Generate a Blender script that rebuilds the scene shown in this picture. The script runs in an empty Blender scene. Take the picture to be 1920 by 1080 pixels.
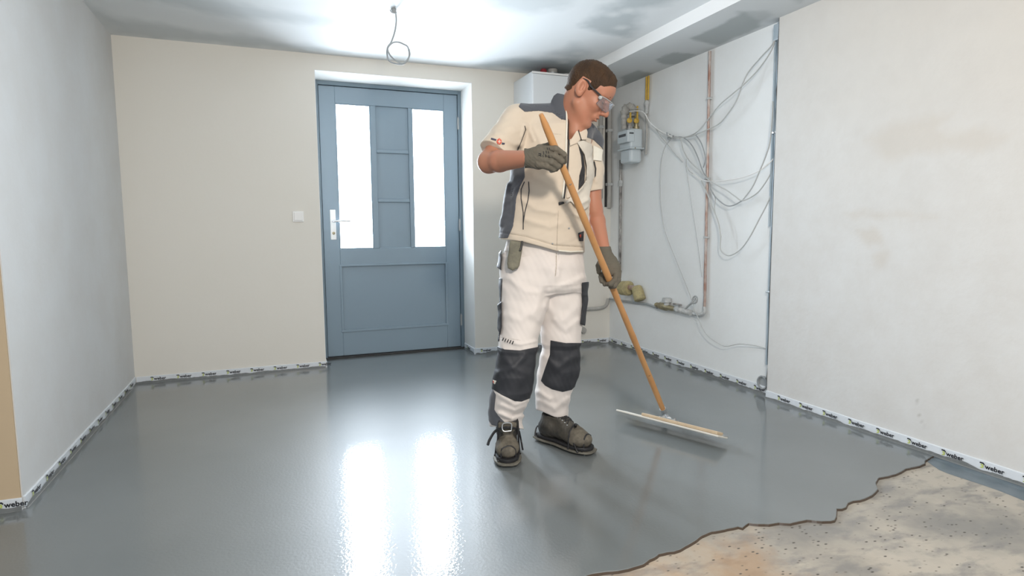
import bpy, bmesh, math, random
import numpy as np
from mathutils import Vector
random.seed(4); rng = np.random.RandomState(4)
sc = bpy.context.scene

# ---------------------------------------------------------------- camera
F_PX, YAW, PIT, ROL = 1131.77, .37483, .098192, -.0079359
Fv = np.array([np.sin(YAW)*np.cos(PIT), np.cos(YAW)*np.cos(PIT), -np.sin(PIT)])
Rh = np.array([np.cos(YAW), -np.sin(YAW), 0.]); Uv = np.cross(Rh, Fv)
R2 = Rh*np.cos(ROL)+Uv*np.sin(ROL); U2 = -Rh*np.sin(ROL)+Uv*np.cos(ROL)
Ah = np.array([np.sin(YAW), np.cos(YAW), 0.]); Zh = np.array([0, 0, 1.])
CAM = np.array([0, 0, 1.])
cd = bpy.data.cameras.new('camera'); cam = bpy.data.objects.new('camera', cd); sc.collection.objects.link(cam)
cd.sensor_width = 36; cd.lens = F_PX/1920*36; cd.clip_start = .05
from mathutils import Matrix
cam.matrix_world = Matrix(((R2[0], U2[0], -Fv[0], 0), (R2[1], U2[1], -Fv[1], 0), (R2[2], U2[2], -Fv[2], 1), (0, 0, 0, 1)))
sc.camera = cam
# ---------------------------------------------------------------- world, lights, exposure
w = bpy.data.worlds.new('world'); sc.world = w; w.use_nodes = True
w.node_tree.nodes['Background'].inputs[0].default_value = (.80, .90, 1, 1)
w.node_tree.nodes['Background'].inputs[1].default_value = .46
def area(name, loc, target, sx, sy, power, col):
    l = bpy.data.lights.new(name, 'AREA'); l.shape = 'RECTANGLE'; l.size = sx; l.size_y = sy; l.energy = power; l.color = col
    o = bpy.data.objects.new(name, l); sc.collection.objects.link(o); o.location = loc
    d = Vector(target)-Vector(loc); o.rotation_euler = d.to_track_quat('-Z', 'Y').to_euler(); return o
area('work_light', (.38, -.25, 1.98), (1.1, 2.6, .9), .22, .22, 52, (1, .90, .79))
area('unseen_fill', (-.6, -1.6, 1.5), (.9, 3.2, 1.2), 1.6, 1.2, 20, (.86, .93, 1))  # added cool fill lamp behind the camera, no window is built there
sc.view_settings.view_transform = 'Standard'; sc.view_settings.look = 'None'
sc.view_settings.exposure = 0.08; sc.view_settings.gamma = 1; sc.view_settings.use_curve_mapping = False
PANE_EMIT = 9.0
for gx in (.6055, 1.190):            # daylight coming in through the two frosted door panes
    o = area('door_daylight', (gx, 4.842, 1.402), (gx, 3.0, 1.402), .255, 1.09, 22, (.80, .90, 1)); o.data.spread = math.radians(100)

# ---------------------------------------------------------------- measuring helpers
def ray(x, y): return Fv+R2*(x-960)/F_PX-U2*(y-540)/F_PX
def pl(x, y, ax, v):
    d = ray(x, y); return CAM+d*(v-CAM[ax])/d[ax]
def J(x, y, D):
    d = ray(x, y); return CAM+d*D/(d@Ah)
def px_of(P):
    d = P-CAM; z = d@Fv; return np.stack([960+F_PX*(d@R2)/z, 540-F_PX*(d@U2)/z], -1), (d@Ah)
XL, YB, XR, ZC, ZS, XS, XN = -.887, 4.539, 2.698, 2.222, 2.145, 2.263, 2.648

# ---------------------------------------------------------------- materials
def mat(name, col, rough=.7, metal=0, bump=0, bscale=60, var=0, vscale=8, vcol=None, spec=.5, coat=0, stretch=None, attr=None, sheen=0, detail=6):
    m = bpy.data.materials.new(name); m.use_nodes = True; nt = m.node_tree; N = nt.nodes; L = nt.links
    b = N['Principled BSDF']; b.inputs['Base Color'].default_value = (*col, 1); b.inputs['Roughness'].default_value = rough
    b.inputs['Metallic'].default_value = metal; b.inputs['Specular IOR Level'].default_value = spec
    if coat: b.inputs['Coat Weight'].default_value = coat
    if sheen: b.inputs['Sheen Weight'].default_value = sheen
    tc = N.new('ShaderNodeTexCoord'); src = tc.outputs['Object']
    if stretch:
        mp = N.new('ShaderNodeMapping'); mp.inputs['Scale'].default_value = stretch; L.new(src, mp.inputs[0]); src = mp.outputs[0]
    if attr:
        a = N.new('ShaderNodeVertexColor'); a.layer_name = attr; base = a.outputs[0]; L.new(base, b.inputs['Base Color'])
    else: base = None
    if var:
        n = N.new('ShaderNodeTexNoise'); n.inputs['Scale'].default_value = vscale; n.inputs['Detail'].default_value = detail; n.inputs['Roughness'].default_value = .65
        L.new(src, n.inputs['Vector'])
        r = N.new('ShaderNodeMapRange'); r.inputs[1].default_value = .36; r.inputs[2].default_value = .66; r.inputs[3].default_value = 0; r.inputs[4].default_value = var
        L.new(n.outputs['Fac'], r.inputs[0])
        mx = N.new('ShaderNodeMix'); mx.data_type = 'RGBA'; mx.inputs[6].default_value = (*col, 1)
        if base: L.new(base, mx.inputs[6])
        mx.inputs[7].default_value = (*(vcol or tuple(c*.5 for c in col)), 1)
        L.new(r.outputs[0], mx.inputs[0]); L.new(mx.outputs[2], b.inputs['Base Color'])
    if bump:
        n = N.new('ShaderNodeTexNoise'); n.inputs['Scale'].default_value = bscale; n.inputs['Detail'].default_value = 5; L.new(src, n.inputs['Vector'])
        bp = N.new('ShaderNodeBump'); bp.inputs['Strength'].default_value = min(1, bump*10); bp.inputs['Distance'].default_value = .004*bump*10
        L.new(n.outputs['Fac'], bp.inputs['Height']); L.new(bp.outputs[0], b.inputs['Normal'])
    return m
M = {}
M['wall_cream'] = mat('cream_plaster', (.76, .735, .675), .9, bump=.03, bscale=45, var=.25, vscale=3, vcol=(.78, .755, .71), spec=.2)
M['wall_white'] = mat('white_plaster', (.82, .84, .84), .9, bump=.04, bscale=40, var=.4, vscale=4, vcol=(.75, .76, .75), spec=.2)
M['wall_left'] = mat('left_wall_plaster', (.655, .665, .665), .9, bump=.045, bscale=38, var=.5, vscale=3.5, vcol=(.60, .59, .57), spec=.2)
M['wall_beige'] = mat('beige_paint', (.55, .43, .29), .9, bump=.03, bscale=50, spec=.2)
M['wall_near'] = mat('skim_plaster', (.7, .7, .7), .9, bump=.05, bscale=35, var=.35, vscale=7, vcol=(.58, .555, .52), spec=.2, attr='Col')
M['ceil'] = mat('ceiling_board', (.7, .72, .72), .8, bump=.01, bscale=60, spec=.2, attr='Col')
M['side'] = mat('soffit_side', (.80, .80, .79), .8, bump=.01, spec=.3)
M['reveal'] = mat('reveal_plaster', (.80, .80, .78), .85, bump=.02, bscale=60, spec=.2)
M['frame'] = mat('door_frame_paint', (.165, .225, .27), .45, spec=.4)
M['leaf'] = mat('door_paint', (.225, .30, .36), .42, bump=.004, bscale=90, spec=.45)
M['foam'] = mat('edge_foam', (.72, .76, .80), .55, bump=.01, bscale=80, var=.3, vscale=30, vcol=(.60, .64, .68))
M['film'] = mat('film_blue_grey', (.12, .155, .18), .35, bump=.03, bscale=30, var=.5, vscale=14, vcol=(.21, .24, .26))
M['ink'] = mat('black_ink', (.012, .013, .018), .6)
M['lime'] = mat('lime_ink', (.50, .58, .14), .6)
M['splash'] = mat('wet_cement_smear', (.20, .21, .21), .3, bump=.03, bscale=60, var=.5, vscale=40, vcol=(.13, .14, .14))
M['rim'] = mat('wet_screed_edge', (.075, .052, .035), .3)
M['white_plastic'] = mat('white_plastic', (.80, .80, .79), .35)
M['boiler'] = mat('white_enamel', (.70, .73, .75), .3)
M['meter'] = mat('meter_enamel', (.56, .62, .65), .4)
M['meter_dark'] = mat('meter_counter', (.10, .11, .12), .3)
M['grey_pl'] = mat('grey_plastic', (.36, .37, .37), .4)
M['cable'] = mat('cable_sheath', (.50, .51, .50), .5)
M['cable_dk'] = mat('cable_grey', (.33, .35, .36), .5)
M['copper'] = mat('copper_pipe', (.36, .19, .14), .45, metal=.35, var=1, vscale=22, vcol=(.60, .57, .54), stretch=(1, 1, .35))
M['darkpipe'] = mat('dark_steel_pipe', (.10, .09, .085), .5, metal=.2, var=1, vscale=26, vcol=(.5, .49, .47), stretch=(1, 1, .4))
M['plasterpipe'] = mat('plastered_pipe', (.50, .49, .46), .8, bump=.05, bscale=50, var=.8, vscale=18, vcol=(.33, .32, .30), stretch=(1, 1, .3))
M['conduit'] = mat('blue_grey_conduit', (.28, .36, .42), .4, var=.7, vscale=16, vcol=(.50, .54, .57), stretch=(1, 1, .25))
M['gap'] = mat('dark_chase', (.045, .045, .045), .9)
M['yellow'] = mat('yellow_gas_pipe', (.66, .42, .06), .45, var=.5, vscale=30)
M['foam_y'] = mat('yellow_foam', (.50, .43, .22), .85, bump=.08, bscale=60, var=.8, vscale=35, vcol=(.28, .24, .15))
M['brass'] = mat('dull_brass', (.42, .36, .22), .4, metal=.6, var=.6, vscale=40, vcol=(.2, .18, .14))
M['steel'] = mat('galvanised_steel', (.50, .52, .53), .35, metal=.8)
M['chrome'] = mat('brushed_chrome', (.62, .64, .66), .25, metal=.9)
M['lime_scale'] = mat('chalky_metal', (.60, .61, .60), .6, bump=.06, bscale=90, var=.8, vscale=50, vcol=(.34, .36, .37))
M['red'] = mat('red_rubber', (.32, .03, .04), .5)
def emission(name, col, s):
    m = bpy.data.materials.new(name); m.use_nodes = True; b = m.node_tree.nodes['Principled BSDF']
    b.inputs['Base Color'].default_value = (.9, .95, 1, 1); b.inputs['Emission Color'].default_value = (*col, 1); b.inputs['Emission Strength'].default_value = s
    b.inputs['Roughness'].default_value = .3
    return m
M['pane'] = emission('frosted_glass_daylit', (.82, .91, 1), PANE_EMIT)

def screed_mat():
    m = bpy.data.materials.new('wet_screed'); m.use_nodes = True; nt = m.node_tree; N = nt.nodes; L = nt.links; b = N['Principled BSDF']
    tc = N.new('ShaderNodeTexCoord')
    n = N.new('ShaderNodeTexNoise'); n.inputs['Scale'].default_value = 1.1; n.inputs['Detail'].default_value = 5; L.new(tc.outputs['Object'], n.inputs[0])
    cr = N.new('ShaderNodeValToRGB'); cr.color_ramp.elements[0].position = .35; cr.color_ramp.elements[1].position = .7
    cr.color_ramp.elements[0].color = (.130, .147, .151, 1); cr.color_ramp.elements[1].color = (.166, .182, .185, 1)
    L.new(n.outputs[0], cr.inputs[0])
    # a few darker pinholes
    v = N.new('ShaderNodeTexVoronoi'); v.inputs['Scale'].default_value = 32; L.new(tc.outputs['Object'], v.inputs[0])
    lt = N.new('ShaderNodeMath'); lt.operation = 'LESS_THAN'; lt.inputs[1].default_value = .055; L.new(v.outputs['Distance'], lt.inputs[0])
    mk = N.new('ShaderNodeTexNoise'); mk.inputs['Scale'].default_value = 3; L.new(tc.outputs['Object'], mk.inputs[0])
    gt = N.new('ShaderNodeMath'); gt.operation = 'GREATER_THAN'; gt.inputs[1].default_value = .5; L.new(mk.outputs[0], gt.inputs[0])
    mu = N.new('ShaderNodeMath'); mu.operation = 'MULTIPLY'; L.new(lt.outputs[0], mu.inputs[0]); L.new(gt.outputs[0], mu.inputs[1])
    mx = N.new('ShaderNodeMix'); mx.data_type = 'RGBA'; L.new(mu.outputs[0], mx.inputs[0]); L.new(cr.outputs[0], mx.inputs[6]); mx.inputs[7].default_value = (.11, .12, .12, 1)
    L.new(mx.outputs[2], b.inputs['Base Color'])
    b.inputs['Roughness'].default_value = .46; b.inputs['IOR'].default_value = 1.6; b.inputs['Coat Weight'].default_value = 1; b.inputs['Coat Roughness'].default_value = .035; b.inputs['Coat IOR'].default_value = 1.42
    # long soft swell plus fine grain, both shallow
    n1 = N.new('ShaderNodeTexNoise'); n1.inputs['Scale'].default_value = 3.0; n1.inputs['Detail'].default_value = 1; L.new(tc.outputs['Object'], n1.inputs[0])
    b1 = N.new('ShaderNodeBump'); b1.inputs['Strength'].default_value = .5; b1.inputs['Distance'].default_value = .0022; L.new(n1.outputs[0], b1.inputs['Height'])
    n2 = N.new('ShaderNodeTexNoise'); n2.inputs['Scale'].default_value = 95; n2.inputs['Detail'].default_value = 2; L.new(tc.outputs['Object'], n2.inputs[0])
    b2 = N.new('ShaderNodeBump'); b2.inputs['Strength'].default_value = .6; b2.inputs['Distance'].default_value = .0007
    L.new(n2.outputs[0], b2.inputs['Height']); L.new(b1.outputs[0], b2.inputs['Normal']); L.new(b2.outputs[0], b.inputs['Normal']); L.new(b2.outputs[0], b.inputs['Coat Normal'])
    return m
M['screed'] = screed_mat()
def slab_mat():
    m = bpy.data.materials.new('old_concrete_slab'); m.use_nodes = True; nt = m.node_tree; N = nt.nodes; L = nt.links; b = N['Principled BSDF']
    tc = N.new('ShaderNodeTexCoord'); O = tc.outputs['Object']
    def noise(s, d=5, st=None):
        n = N.new('ShaderNodeTexNoise'); n.inputs['Scale'].default_value = s; n.inputs['Detail'].default_value = d; n.inputs['Roughness'].default_value = .6
        if st:
            mp = N.new('ShaderNodeMapping'); mp.inputs['Scale'].default_value = st; mp.inputs['Rotation'].default_value = (0, 0, .5); L.new(O, mp.inputs[0]); L.new(mp.outputs[0], n.inputs[0])
        else: L.new(O, n.inputs[0])
        return n.outputs[0]
    def rng_(x, a, c, lo=0, hi=1):
        r = N.new('ShaderNodeMapRange'); r.inputs[1].default_value = a; r.inputs[2].default_value = c; r.inputs[3].default_value = lo; r.inputs[4].default_value = hi; L.new(x, r.inputs[0]); return r.outputs[0]
    def mix(f, a, c):
        x = N.new('ShaderNodeMix'); x.data_type = 'RGBA'; L.new(f, x.inputs[0])
        for i, q in ((6, a), (7, c)):
            if isinstance(q, tuple): x.inputs[i].default_value = (*q, 1)
            else: L.new(q, x.inputs[i])
        return x.outputs[2]
    c = mix(rng_(noise(2.2), .40, .62), (.46, .42, .36), (.27, .26, .24))
    c = mix(rng_(noise(7, 6, (1, 2.2, 1)), .50, .64, 0, .75), c, (.24, .235, .225))
    # rusty patch left by an older adhesive, about 1.25 m right of the camera
    vm = N.new('ShaderNodeVectorMath'); vm.operation = 'DISTANCE'; vm.inputs[1].default_value = (1.16, 1.20, 0); L.new(O, vm.inputs[0])
    c2 = N.new('ShaderNodeMath'); c2.operation = 'ADD'; L.new(vm.outputs['Value'], c2.inputs[0]); L.new(rng_(noise(5), .3, .7, -.2, .2), c2.inputs[1])
    c = mix(rng_(c2.outputs[0], .38, .12, 0, .6), c, (.42, .27, .155))
    v = N.new('ShaderNodeTexVoronoi'); v.inputs['Scale'].default_value = 46
    mp = N.new('ShaderNodeMapping'); mp.inputs['Scale'].default_value = (.7, 1.3, 1); mp.inputs['Rotation'].default_value = (0, 0, .6); L.new(O, mp.inputs[0]); L.new(mp.outputs[0], v.inputs[0])
    sp = N.new('ShaderNodeMath'); sp.operation = 'MULTIPLY'; L.new(rng_(v.outputs['Distance'], .24, .12), sp.inputs[0]); L.new(rng_(noise(14, 2), .44, .56), sp.inputs[1])
    c = mix(sp.outputs[0], c, (.085, .078, .07))
    L.new(c, b.inputs['Base Color']); b.inputs['Roughness'].default_value = .75; b.inputs['Specular IOR Level'].default_value = .3
    bp = N.new('ShaderNodeBump'); bp.inputs['Strength'].default_value = .6; bp.inputs['Distance'].default_value = .004; L.new(noise(30, 8), bp.inputs['Height']); L.new(bp.outputs[0], b.inputs['Normal'])
    return m
M['slab'] = slab_mat()

# ---------------------------------------------------------------- object helpers
def worigin(o):
    v = Vector((0, 0, 0))
    while o is not None: v += o.location; o = o.parent
    return np.array(v)
def props(o, label=None, cat=None, group=None, kind=None):
    if label: o['label'] = label
    if cat: o['category'] = cat
    if group: o['group'] = group
    if kind: o['kind'] = kind
    return o
def thing(name, label, cat, loc=(0, 0, 0), group=None, kind=None):
    o = bpy.data.objects.new(name, None); sc.collection.objects.link(o); o.location = [float(c) for c in loc]; o.empty_display_size = .05
    return props(o, label, cat, group, kind)
def mesh(name, V, Fc, m, parent=None, smooth=False, label=None, loc=None):
    """world-space vertices; they are stored relative to the object's origin"""
    V = np.asarray(V, dtype=float)
    org = worigin(parent) if parent is not None else (np.array(loc, float) if loc is not None else np.zeros(3))
    me = bpy.data.meshes.new(name); me.from_pydata((V-org).tolist(), [], [list(map(int, f)) for f in Fc]); me.update()
    mats = m if isinstance(m, (list, tuple)) else [m]
    for x in mats: me.materials.append(x if not isinstance(x, str) else M[x])
    if smooth: me.polygons.foreach_set('use_smooth', [True]*len(me.polygons))
    o = bpy.data.objects.new(name, me); sc.collection.objects.link(o)
    if parent is not None: o.parent = parent
    else: o.location = [float(c) for c in org]
    if label: o['label'] = label
    return o
class MB:
    def __init__(s): s.V = []; s.F = []
    def add(s, V, Fc):
        n = len(s.V); s.V += [tuple(map(float, v)) for v in V]; s.F += [tuple(i+n for i in f) for f in Fc]; return s
    def box(s, a, b, bev=0):
        (x0, y0, z0), (x1, y1, z1) = np.minimum(a, b), np.maximum(a, b)
        if bev:
            bm = bmesh.new(); bmesh.ops.create_cube(bm, size=1)
            for v in bm.verts: v.co = Vector(((x0+x1)/2+v.co.x*(x1-x0), (y0+y1)/2+v.co.y*(y1-y0), (z0+z1)/2+v.co.z*(z1-z0)))
            bmesh.ops.bevel(bm, geom=bm.edges[:], offset=bev, segments=2, affect='EDGES', profile=.5)
            bm.verts.index_update(); s.add([v.co[:] for v in bm.verts], [[v.index for v in f.verts] for f in bm.faces]); bm.free(); return s
        V = [(x0, y0, z0), (x1, y0, z0), (x1, y1, z0), (x0, y1, z0), (x0, y0, z1), (x1, y0, z1), (x1, y1, z1), (x0, y1, z1)]
        return s.add(V, [(3, 2, 1, 0), (4, 5, 6, 7), (0, 1, 5, 4), (1, 2, 6, 5), (2, 3, 7, 6), (3, 0, 4, 7)])
    def obox(s, c, ax, half, bev=0):
        """oriented box: centre, three axes, half sizes"""
        t = MB(); t.box(-np.array(half), np.array(half), bev); A = np.array(ax)
        return s.add([np.array(c)+np.array(v)@A for v in t.V], t.F)
    def tube(s, pts, r, seg=10, closed=False, cap=True):
        P = np.array(pts, float); n = len(P); rr = np.broadcast_to(np.array(r, float), (n,))
        T = np.gradient(P, axis=0)
        if closed: T = np.roll(P, -1, 0)-np.roll(P, 1, 0)
        T /= np.linalg.norm(T, axis=1)[:, None]+1e-12
        ref = np.array([0, 0, 1.]) if abs(T[0][2]) < .9 else np.array([1., 0, 0])
        N = np.cross(T[0], ref); N /= np.linalg.norm(N); V = []
        for i in range(n):
            N = N-T[i]*(N@T[i]); N /= np.linalg.norm(N); B = np.cross(T[i], N)
            for k in range(seg):
                a = 2*math.pi*k/seg; V.append(P[i]+rr[i]*(N*math.cos(a)+B*math.sin(a)))
        Fc = []
        for i in range(n if closed else n-1):
            j = (i+1) % n
            for k in range(seg):
                k2 = (k+1) % seg; Fc.append((i*seg+k, i*seg+k2, j*seg+k2, j*seg+k))
        if cap and not closed: Fc += [tuple(range(seg))[::-1], tuple((n-1)*seg+k for k in range(seg))]
        return s.add(V, Fc)
    def lathe(s, c, axis, prof, seg=24):
        """prof: list of (distance along axis, radius)"""
        ax = np.array(axis, float); ax /= np.linalg.norm(ax)
        ref = np.array([0, 0, 1.]) if abs(ax[2]) < .9 else np.array([1., 0, 0]); N = np.cross(ax, ref); N /= np.linalg.norm(N); B = np.cross(ax, N)
        V = []; Fc = []
        for t, r in prof:
            for k in range(seg):
                a = 2*math.pi*k/seg; V.append(np.array(c)+ax*t+r*(N*math.cos(a)+B*math.sin(a)))
        for i in range(len(prof)-1):
            for k in range(seg):
                k2 = (k+1) % seg; Fc.append((i*seg+k, i*seg+k2, (i+1)*seg+k2, (i+1)*seg+k))
        Fc += [tuple(range(seg))[::-1], tuple((len(prof)-1)*seg+k for k in range(seg))]
        return s.add(V, Fc)
    def build(s, name, m, parent=None, smooth=False, **k):
        o = mesh(name, s.V, s.F, m, parent, smooth, **k)
        if smooth: shade_angle(o)
        return o
def shade_angle(o, ang=.7):
    me = o.data; bm = bmesh.new(); bm.from_mesh(me)
    bmesh.ops.recalc_face_normals(bm, faces=bm.faces)
    for e in bm.edges:
        e.smooth = not (len(e.link_faces) == 2 and e.calc_face_angle(0) > ang)
    bm.to_mesh(me); bm.free()
def smooth_path(pts, n=8):
    P = np.array(pts, float); P = np.vstack([2*P[0]-P[1], P, 2*P[-1]-P[-2]]); out = []
    for i in range(1, len(P)-2):
        p0, p1, p2, p3 = P[i-1:i+3]
        for t in np.linspace(0, 1, n, endpoint=False):
            out.append(.5*((2*p1)+(-p0+p2)*t+(2*p0-5*p1+4*p2-p3)*t*t+(-p0+3*p1-3*p2+p3)*t**3))
    out.append(P[-2]); return np.array(out)
def struct(o): o['kind'] = 'structure'; return o
def grid_plane(name, org, ux, uy, nx, ny, m, colf):
    """flat wall or ceiling as a grid with a colour attribute taken from colf(points)"""
    u, v = np.meshgrid(np.linspace(0, 1, nx+1), np.linspace(0, 1, ny+1), indexing='ij')
    P = np.array(org)+u.reshape(-1, 1)*np.array(ux)+v.reshape(-1, 1)*np.array(uy)
    i, j = np.meshgrid(np.arange(nx), np.arange(ny), indexing='ij'); a = (i*(ny+1)+j).ravel()
    Fc = np.stack([a, a+ny+1, a+ny+2, a+1], 1)
    o = mesh(name, P, Fc, m); col = np.ones((len(P), 4), np.float32); col[:, :3] = colf(P)
    at = o.data.color_attributes.new('Col', 'FLOAT_COLOR', 'POINT'); at.data.foreach_set('color', col.ravel()); return o
def vnoise(P, s, seed=0):
    r = np.random.RandomState(seed); out = np.zeros(len(P))
    for o in range(4):
        K = r.randn(5, P.shape[1])*s*(1.9**o); ph = r.rand(5)*6.28
        out += np.sin(P@K.T+ph).mean(1)/(1.5**o)
    return out
def poly_sd(Q, poly):
    """signed distance (negative inside) from 2-D points to a polygon"""
    poly = np.array(poly, np.float32); Q = Q.astype(np.float32); d = np.full(len(Q), 1e9, np.float32); ins = np.zeros(len(Q), bool)
    for i in range(len(poly)):
        a = poly[i]; b = poly[(i+1) % len(poly)]; e = b-a; wv = Q-a; t = np.clip(wv@e/(e@e+1e-12), 0, 1)
        d = np.minimum(d, np.linalg.norm(wv-t[:, None]*e, axis=1))
        c = (a[1] > Q[:, 1]) != (b[1] > Q[:, 1])
        xi = (b[0]-a[0])*(Q[:, 1]-a[1])/(b[1]-a[1]+1e-12)+a[0]; ins ^= c & (Q[:, 0] < xi)
    return np.where(ins, -d, d)
def line_sd(Q, pts):
    d = np.full(len(Q), 1e9, np.float32); P = np.array(pts, np.float32); Q = Q.astype(np.float32)
    for i in range(len(P)-1):
        e = P[i+1]-P[i]; wv = Q-P[i]; t = np.clip(wv@e/(e@e+1e-12), 0, 1); d = np.minimum(d, np.linalg.norm(wv-t[:, None]*e, axis=1))
    return d

# ---------------------------------------------------------------- room shell
YF = -.6      # the room stays open behind the photographer
XW = 2.9
DX0, DX1, DZ = .316, 1.468, 2.115; YD = 4.83
b = MB()
b.box((XL-.15, YB, -.05), (DX0, YB+.5, ZC+.1)); b.box((DX1, YB, -.05), (XW, YB+.5, ZC+.1)); b.box((DX0, YB, DZ), (DX1, YB+.5, ZC+.1))
struct(b.build('wall_back', 'wall_cream'))
# smooth reveal lining of the doorway
b = MB(); t = .004
b.box((DX0, YB+.0005, -.02), (DX0+t, YB+.45, DZ)); b.box((DX1-t, YB+.0005, -.02), (DX1, YB+.45, DZ)); b.box((DX0+t, YB+.0005, DZ-t), (DX1-t, YB+.45, DZ))
struct(b.build('trim_1', 'reveal'))
YLE = 2.615
b = MB(); b.box((XL-.15, YLE, -.05), (XL, YB+.02, ZC+.1)); struct(b.build('wall_left', 'wall_left'))
b = MB(); b.box((-3.6, YLE-.006, -.05), (XL-.004, YLE+.14, ZC+.1)); struct(b.build('wall_left_return', 'wall_beige'))
b = MB(); b.box((XR, 2.60, -.05), (XW, YB+.02, ZC+.1)); struct(b.build('wall_right', 'wall_white'))
YST = 2.672
def near_col(P):
    y, z = P[:, 1], P[:, 2]; Q = np.stack([y, z], 1)
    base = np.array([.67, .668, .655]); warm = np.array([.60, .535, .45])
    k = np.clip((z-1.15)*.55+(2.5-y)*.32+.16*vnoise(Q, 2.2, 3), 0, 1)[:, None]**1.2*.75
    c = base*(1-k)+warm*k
    S = [[(1620, 262), (1680, 230), (1790, 212), (1760, 240), (1850, 245), (1900, 250), (1880, 275), (1720, 290), (1660, 300)],
         [(1585, 402), (1700, 395), (1760, 408), (1650, 410)], [(1640, 480), (1665, 470), (1670, 500), (1648, 505)], [(1605, 430), (1640, 428), (1660, 455), (1630, 460)]]
    for n, s in enumerate(S):
        poly = [pl(x, yy, 0, XN)[1:] for x, yy in s]
        d = poly_sd(Q, poly)+.02*vnoise(Q, 22, 7+n)
        m = np.clip(.5-d/.05, 0, 1)[:, None]*(.35 if n else .3); c = c*(1-m)+np.array([.55, .475, .385])*m
    d = line_sd(Q, [pl(x, yy, 0, XN)[1:] for x, yy in [(1720, 750), (1722, 775), (1735, 805)]])
    m = np.clip(1-d/.004, 0, 1)[:, None]*.5; return c*(1-m)+np.array([.3, .28, .25])*m
nw = struct(grid_plane('wall_right_near', (XN, YST, -.05), (0, YF-YST, 0), (0, 0, ZC+.1), 260, 180, 'wall_near', near_col))
b = MB()
n_ = 40; r_ = np.random.RandomState(2); ez = np.linspace(-.05, ZC, n_); jy = r_.randn(n_)*.0022
V = []; Fc = []
for i in range(n_): V += [(XN, YST-.001, ez[i]), (XN, YST+jy[i]+.003, ez[i]), (XR+.001, YST+.006+jy[i]*2, ez[i])]
for i in range(n_-1):
    for k in range(2): a = i*3+k; Fc.append((a, a+1, a+4, a+3))
struct(mesh('trim_2', V, Fc, 'wall_near'))
# ceiling: grey boards with whiter filled joints
def ceil_col(P):
    Q = P[:, :2]; white = np.array([.77, .79, .795]); c = np.broadcast_to(white, (len(P), 3)).copy()
    c *= (1+.03*vnoise(Q, 3, 1))[:, None]
    G = [([(1040, 100), (1075, 78), (1110, 98), (1080, 112)], .55), ([(1092, 52), (1135, 18), (1170, -12), (1300, -20), (1215, 20), (1175, 68), (1120, 62)], .8),
         ([(215, -15), (330, -12), (500, 18), (640, 40), (560, 45), (380, 22)], .45), ([(160, 8), (210, 30), (330, 52), (560, 84), (650, 98), (420, 82), (210, 64)], .5),
         ([(880, -30), (1060, -40), (1060, 10), (1000, 25), (940, 12)], .45), ([(560, -40), (720, -40), (680, -8), (600, -5)], .4), ([(900, 122), (960, 108), (1080, 112), (1120, 130), (1060, 136)], .9)]
    for n, (s, k) in enumerate(G):
        poly = [pl(x, y, 2, ZC)[:2] for x, y in s]; d = poly_sd(Q, poly)+.05*vnoise(Q, 9, 11+n)
        m = np.clip(.5-d/.12, 0, 1)[:, None]*k; c = c*(1-m)+np.array([.46, .50, .51])*m
    for n, (x, y) in enumerate([(1150, 27), (1165, 52), (1085, 100), (1056, 117), (1178, 20)]):
        d = np.linalg.norm(Q-pl(x, y, 2, ZC)[:2], axis=1)+.008*vnoise(Q, 30, n); m = np.clip(1.4-d/.045, 0, 1)[:, None]; c = c*(1-m)+np.array([.70, .72, .72])*m
    return c
struct(grid_plane('ceiling', (-3.6, YF, ZC), (0, YB+.1-YF, 0), (XS+3.6+.02, 0, 0), 220, 240, 'ceil', ceil_col))
def soff_col(P):
    Q = P[:, :2]; c = np.broadcast_to(np.array([.66, .68, .685]), (len(P), 3)).copy(); c *= (1+.03*vnoise(Q, 4, 5))[:, None]
    G = [([(1298, 72), (1350, 45), (1395, 22), (1425, 42), (1428, 50), (1345, 84), (1325, 80)], .9), ([(1230, 112), (1262, 97), (1308, 102), (1266, 122), (1245, 120)], .9),
         ([(1162, 145), (1195, 132), (1235, 138), (1170, 164)], .9), ([(1380, 22), (1440, 18), (1452, 28), (1420, 45)], .5), ([(1480, -5), (1520, -12), (1500, 6)], .5)]
    for n, (s, k) in enumerate(G):
        poly = [pl(x, y, 2, ZS)[:2] for x, y in s]; d = poly_sd(Q, poly)+.02*vnoise(Q, 14, 31+n)
        m = np.clip(.5-d/.03, 0, 1)[:, None]*k; c = c*(1-m)+np.array([.41, .44, .44])*m
    return c
so = struct(grid_plane('ceiling_soffit', (XS, YF, ZS), (0, YB+.02-YF, 0), (XW-XS, 0, 0), 200, 40, 'ceil', soff_col))
b = MB(); b.box((XS, YF, ZS+.0005), (XS+.02, YB, ZC+.001)); struct(b.build('trim_3', 'side'))
# floor: old slab, and the fresh screed lying on it
ZSL = -.009
b = MB(); b.box((-3.6, YF, ZSL-.1), (XW, YB+.5, ZSL)); floor = struct(b.build('floor', 'slab'))
edge = [(1734, 862), (1733, 868), (1723, 873), (1712, 875), (1698, 878), (1678, 888), (1662, 892), (1647, 895), (1642, 901), (1641, 908), (1645, 916), (1638, 924), (1629, 930), (1620, 934), (1611, 937), (1598, 938), (1589, 942), (1585, 950), (1577, 953), (1568, 953), (1567, 960), (1568, 968), (1563, 974), (1557, 976), (1540, 976), (1512, 973), (1497, 976), (1481, 980), (1460, 979), (1441, 982), (1420, 981), (1403, 979), (1397, 983), (1391, 988), (1383, 986), (1374, 988), (1352, 993), (1333, 996), (1320, 1001), (1311, 1006), (1300, 1014), (1284, 1023), (1274, 1029), (1262, 1033), (1248, 1034), (1235, 1038), (1225, 1044), (1217, 1048), (1206, 1056), (1194, 1060), (1178, 1065), (1159, 1069), (1135, 1071), (1109, 1074), (1094, 1080)]
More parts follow.
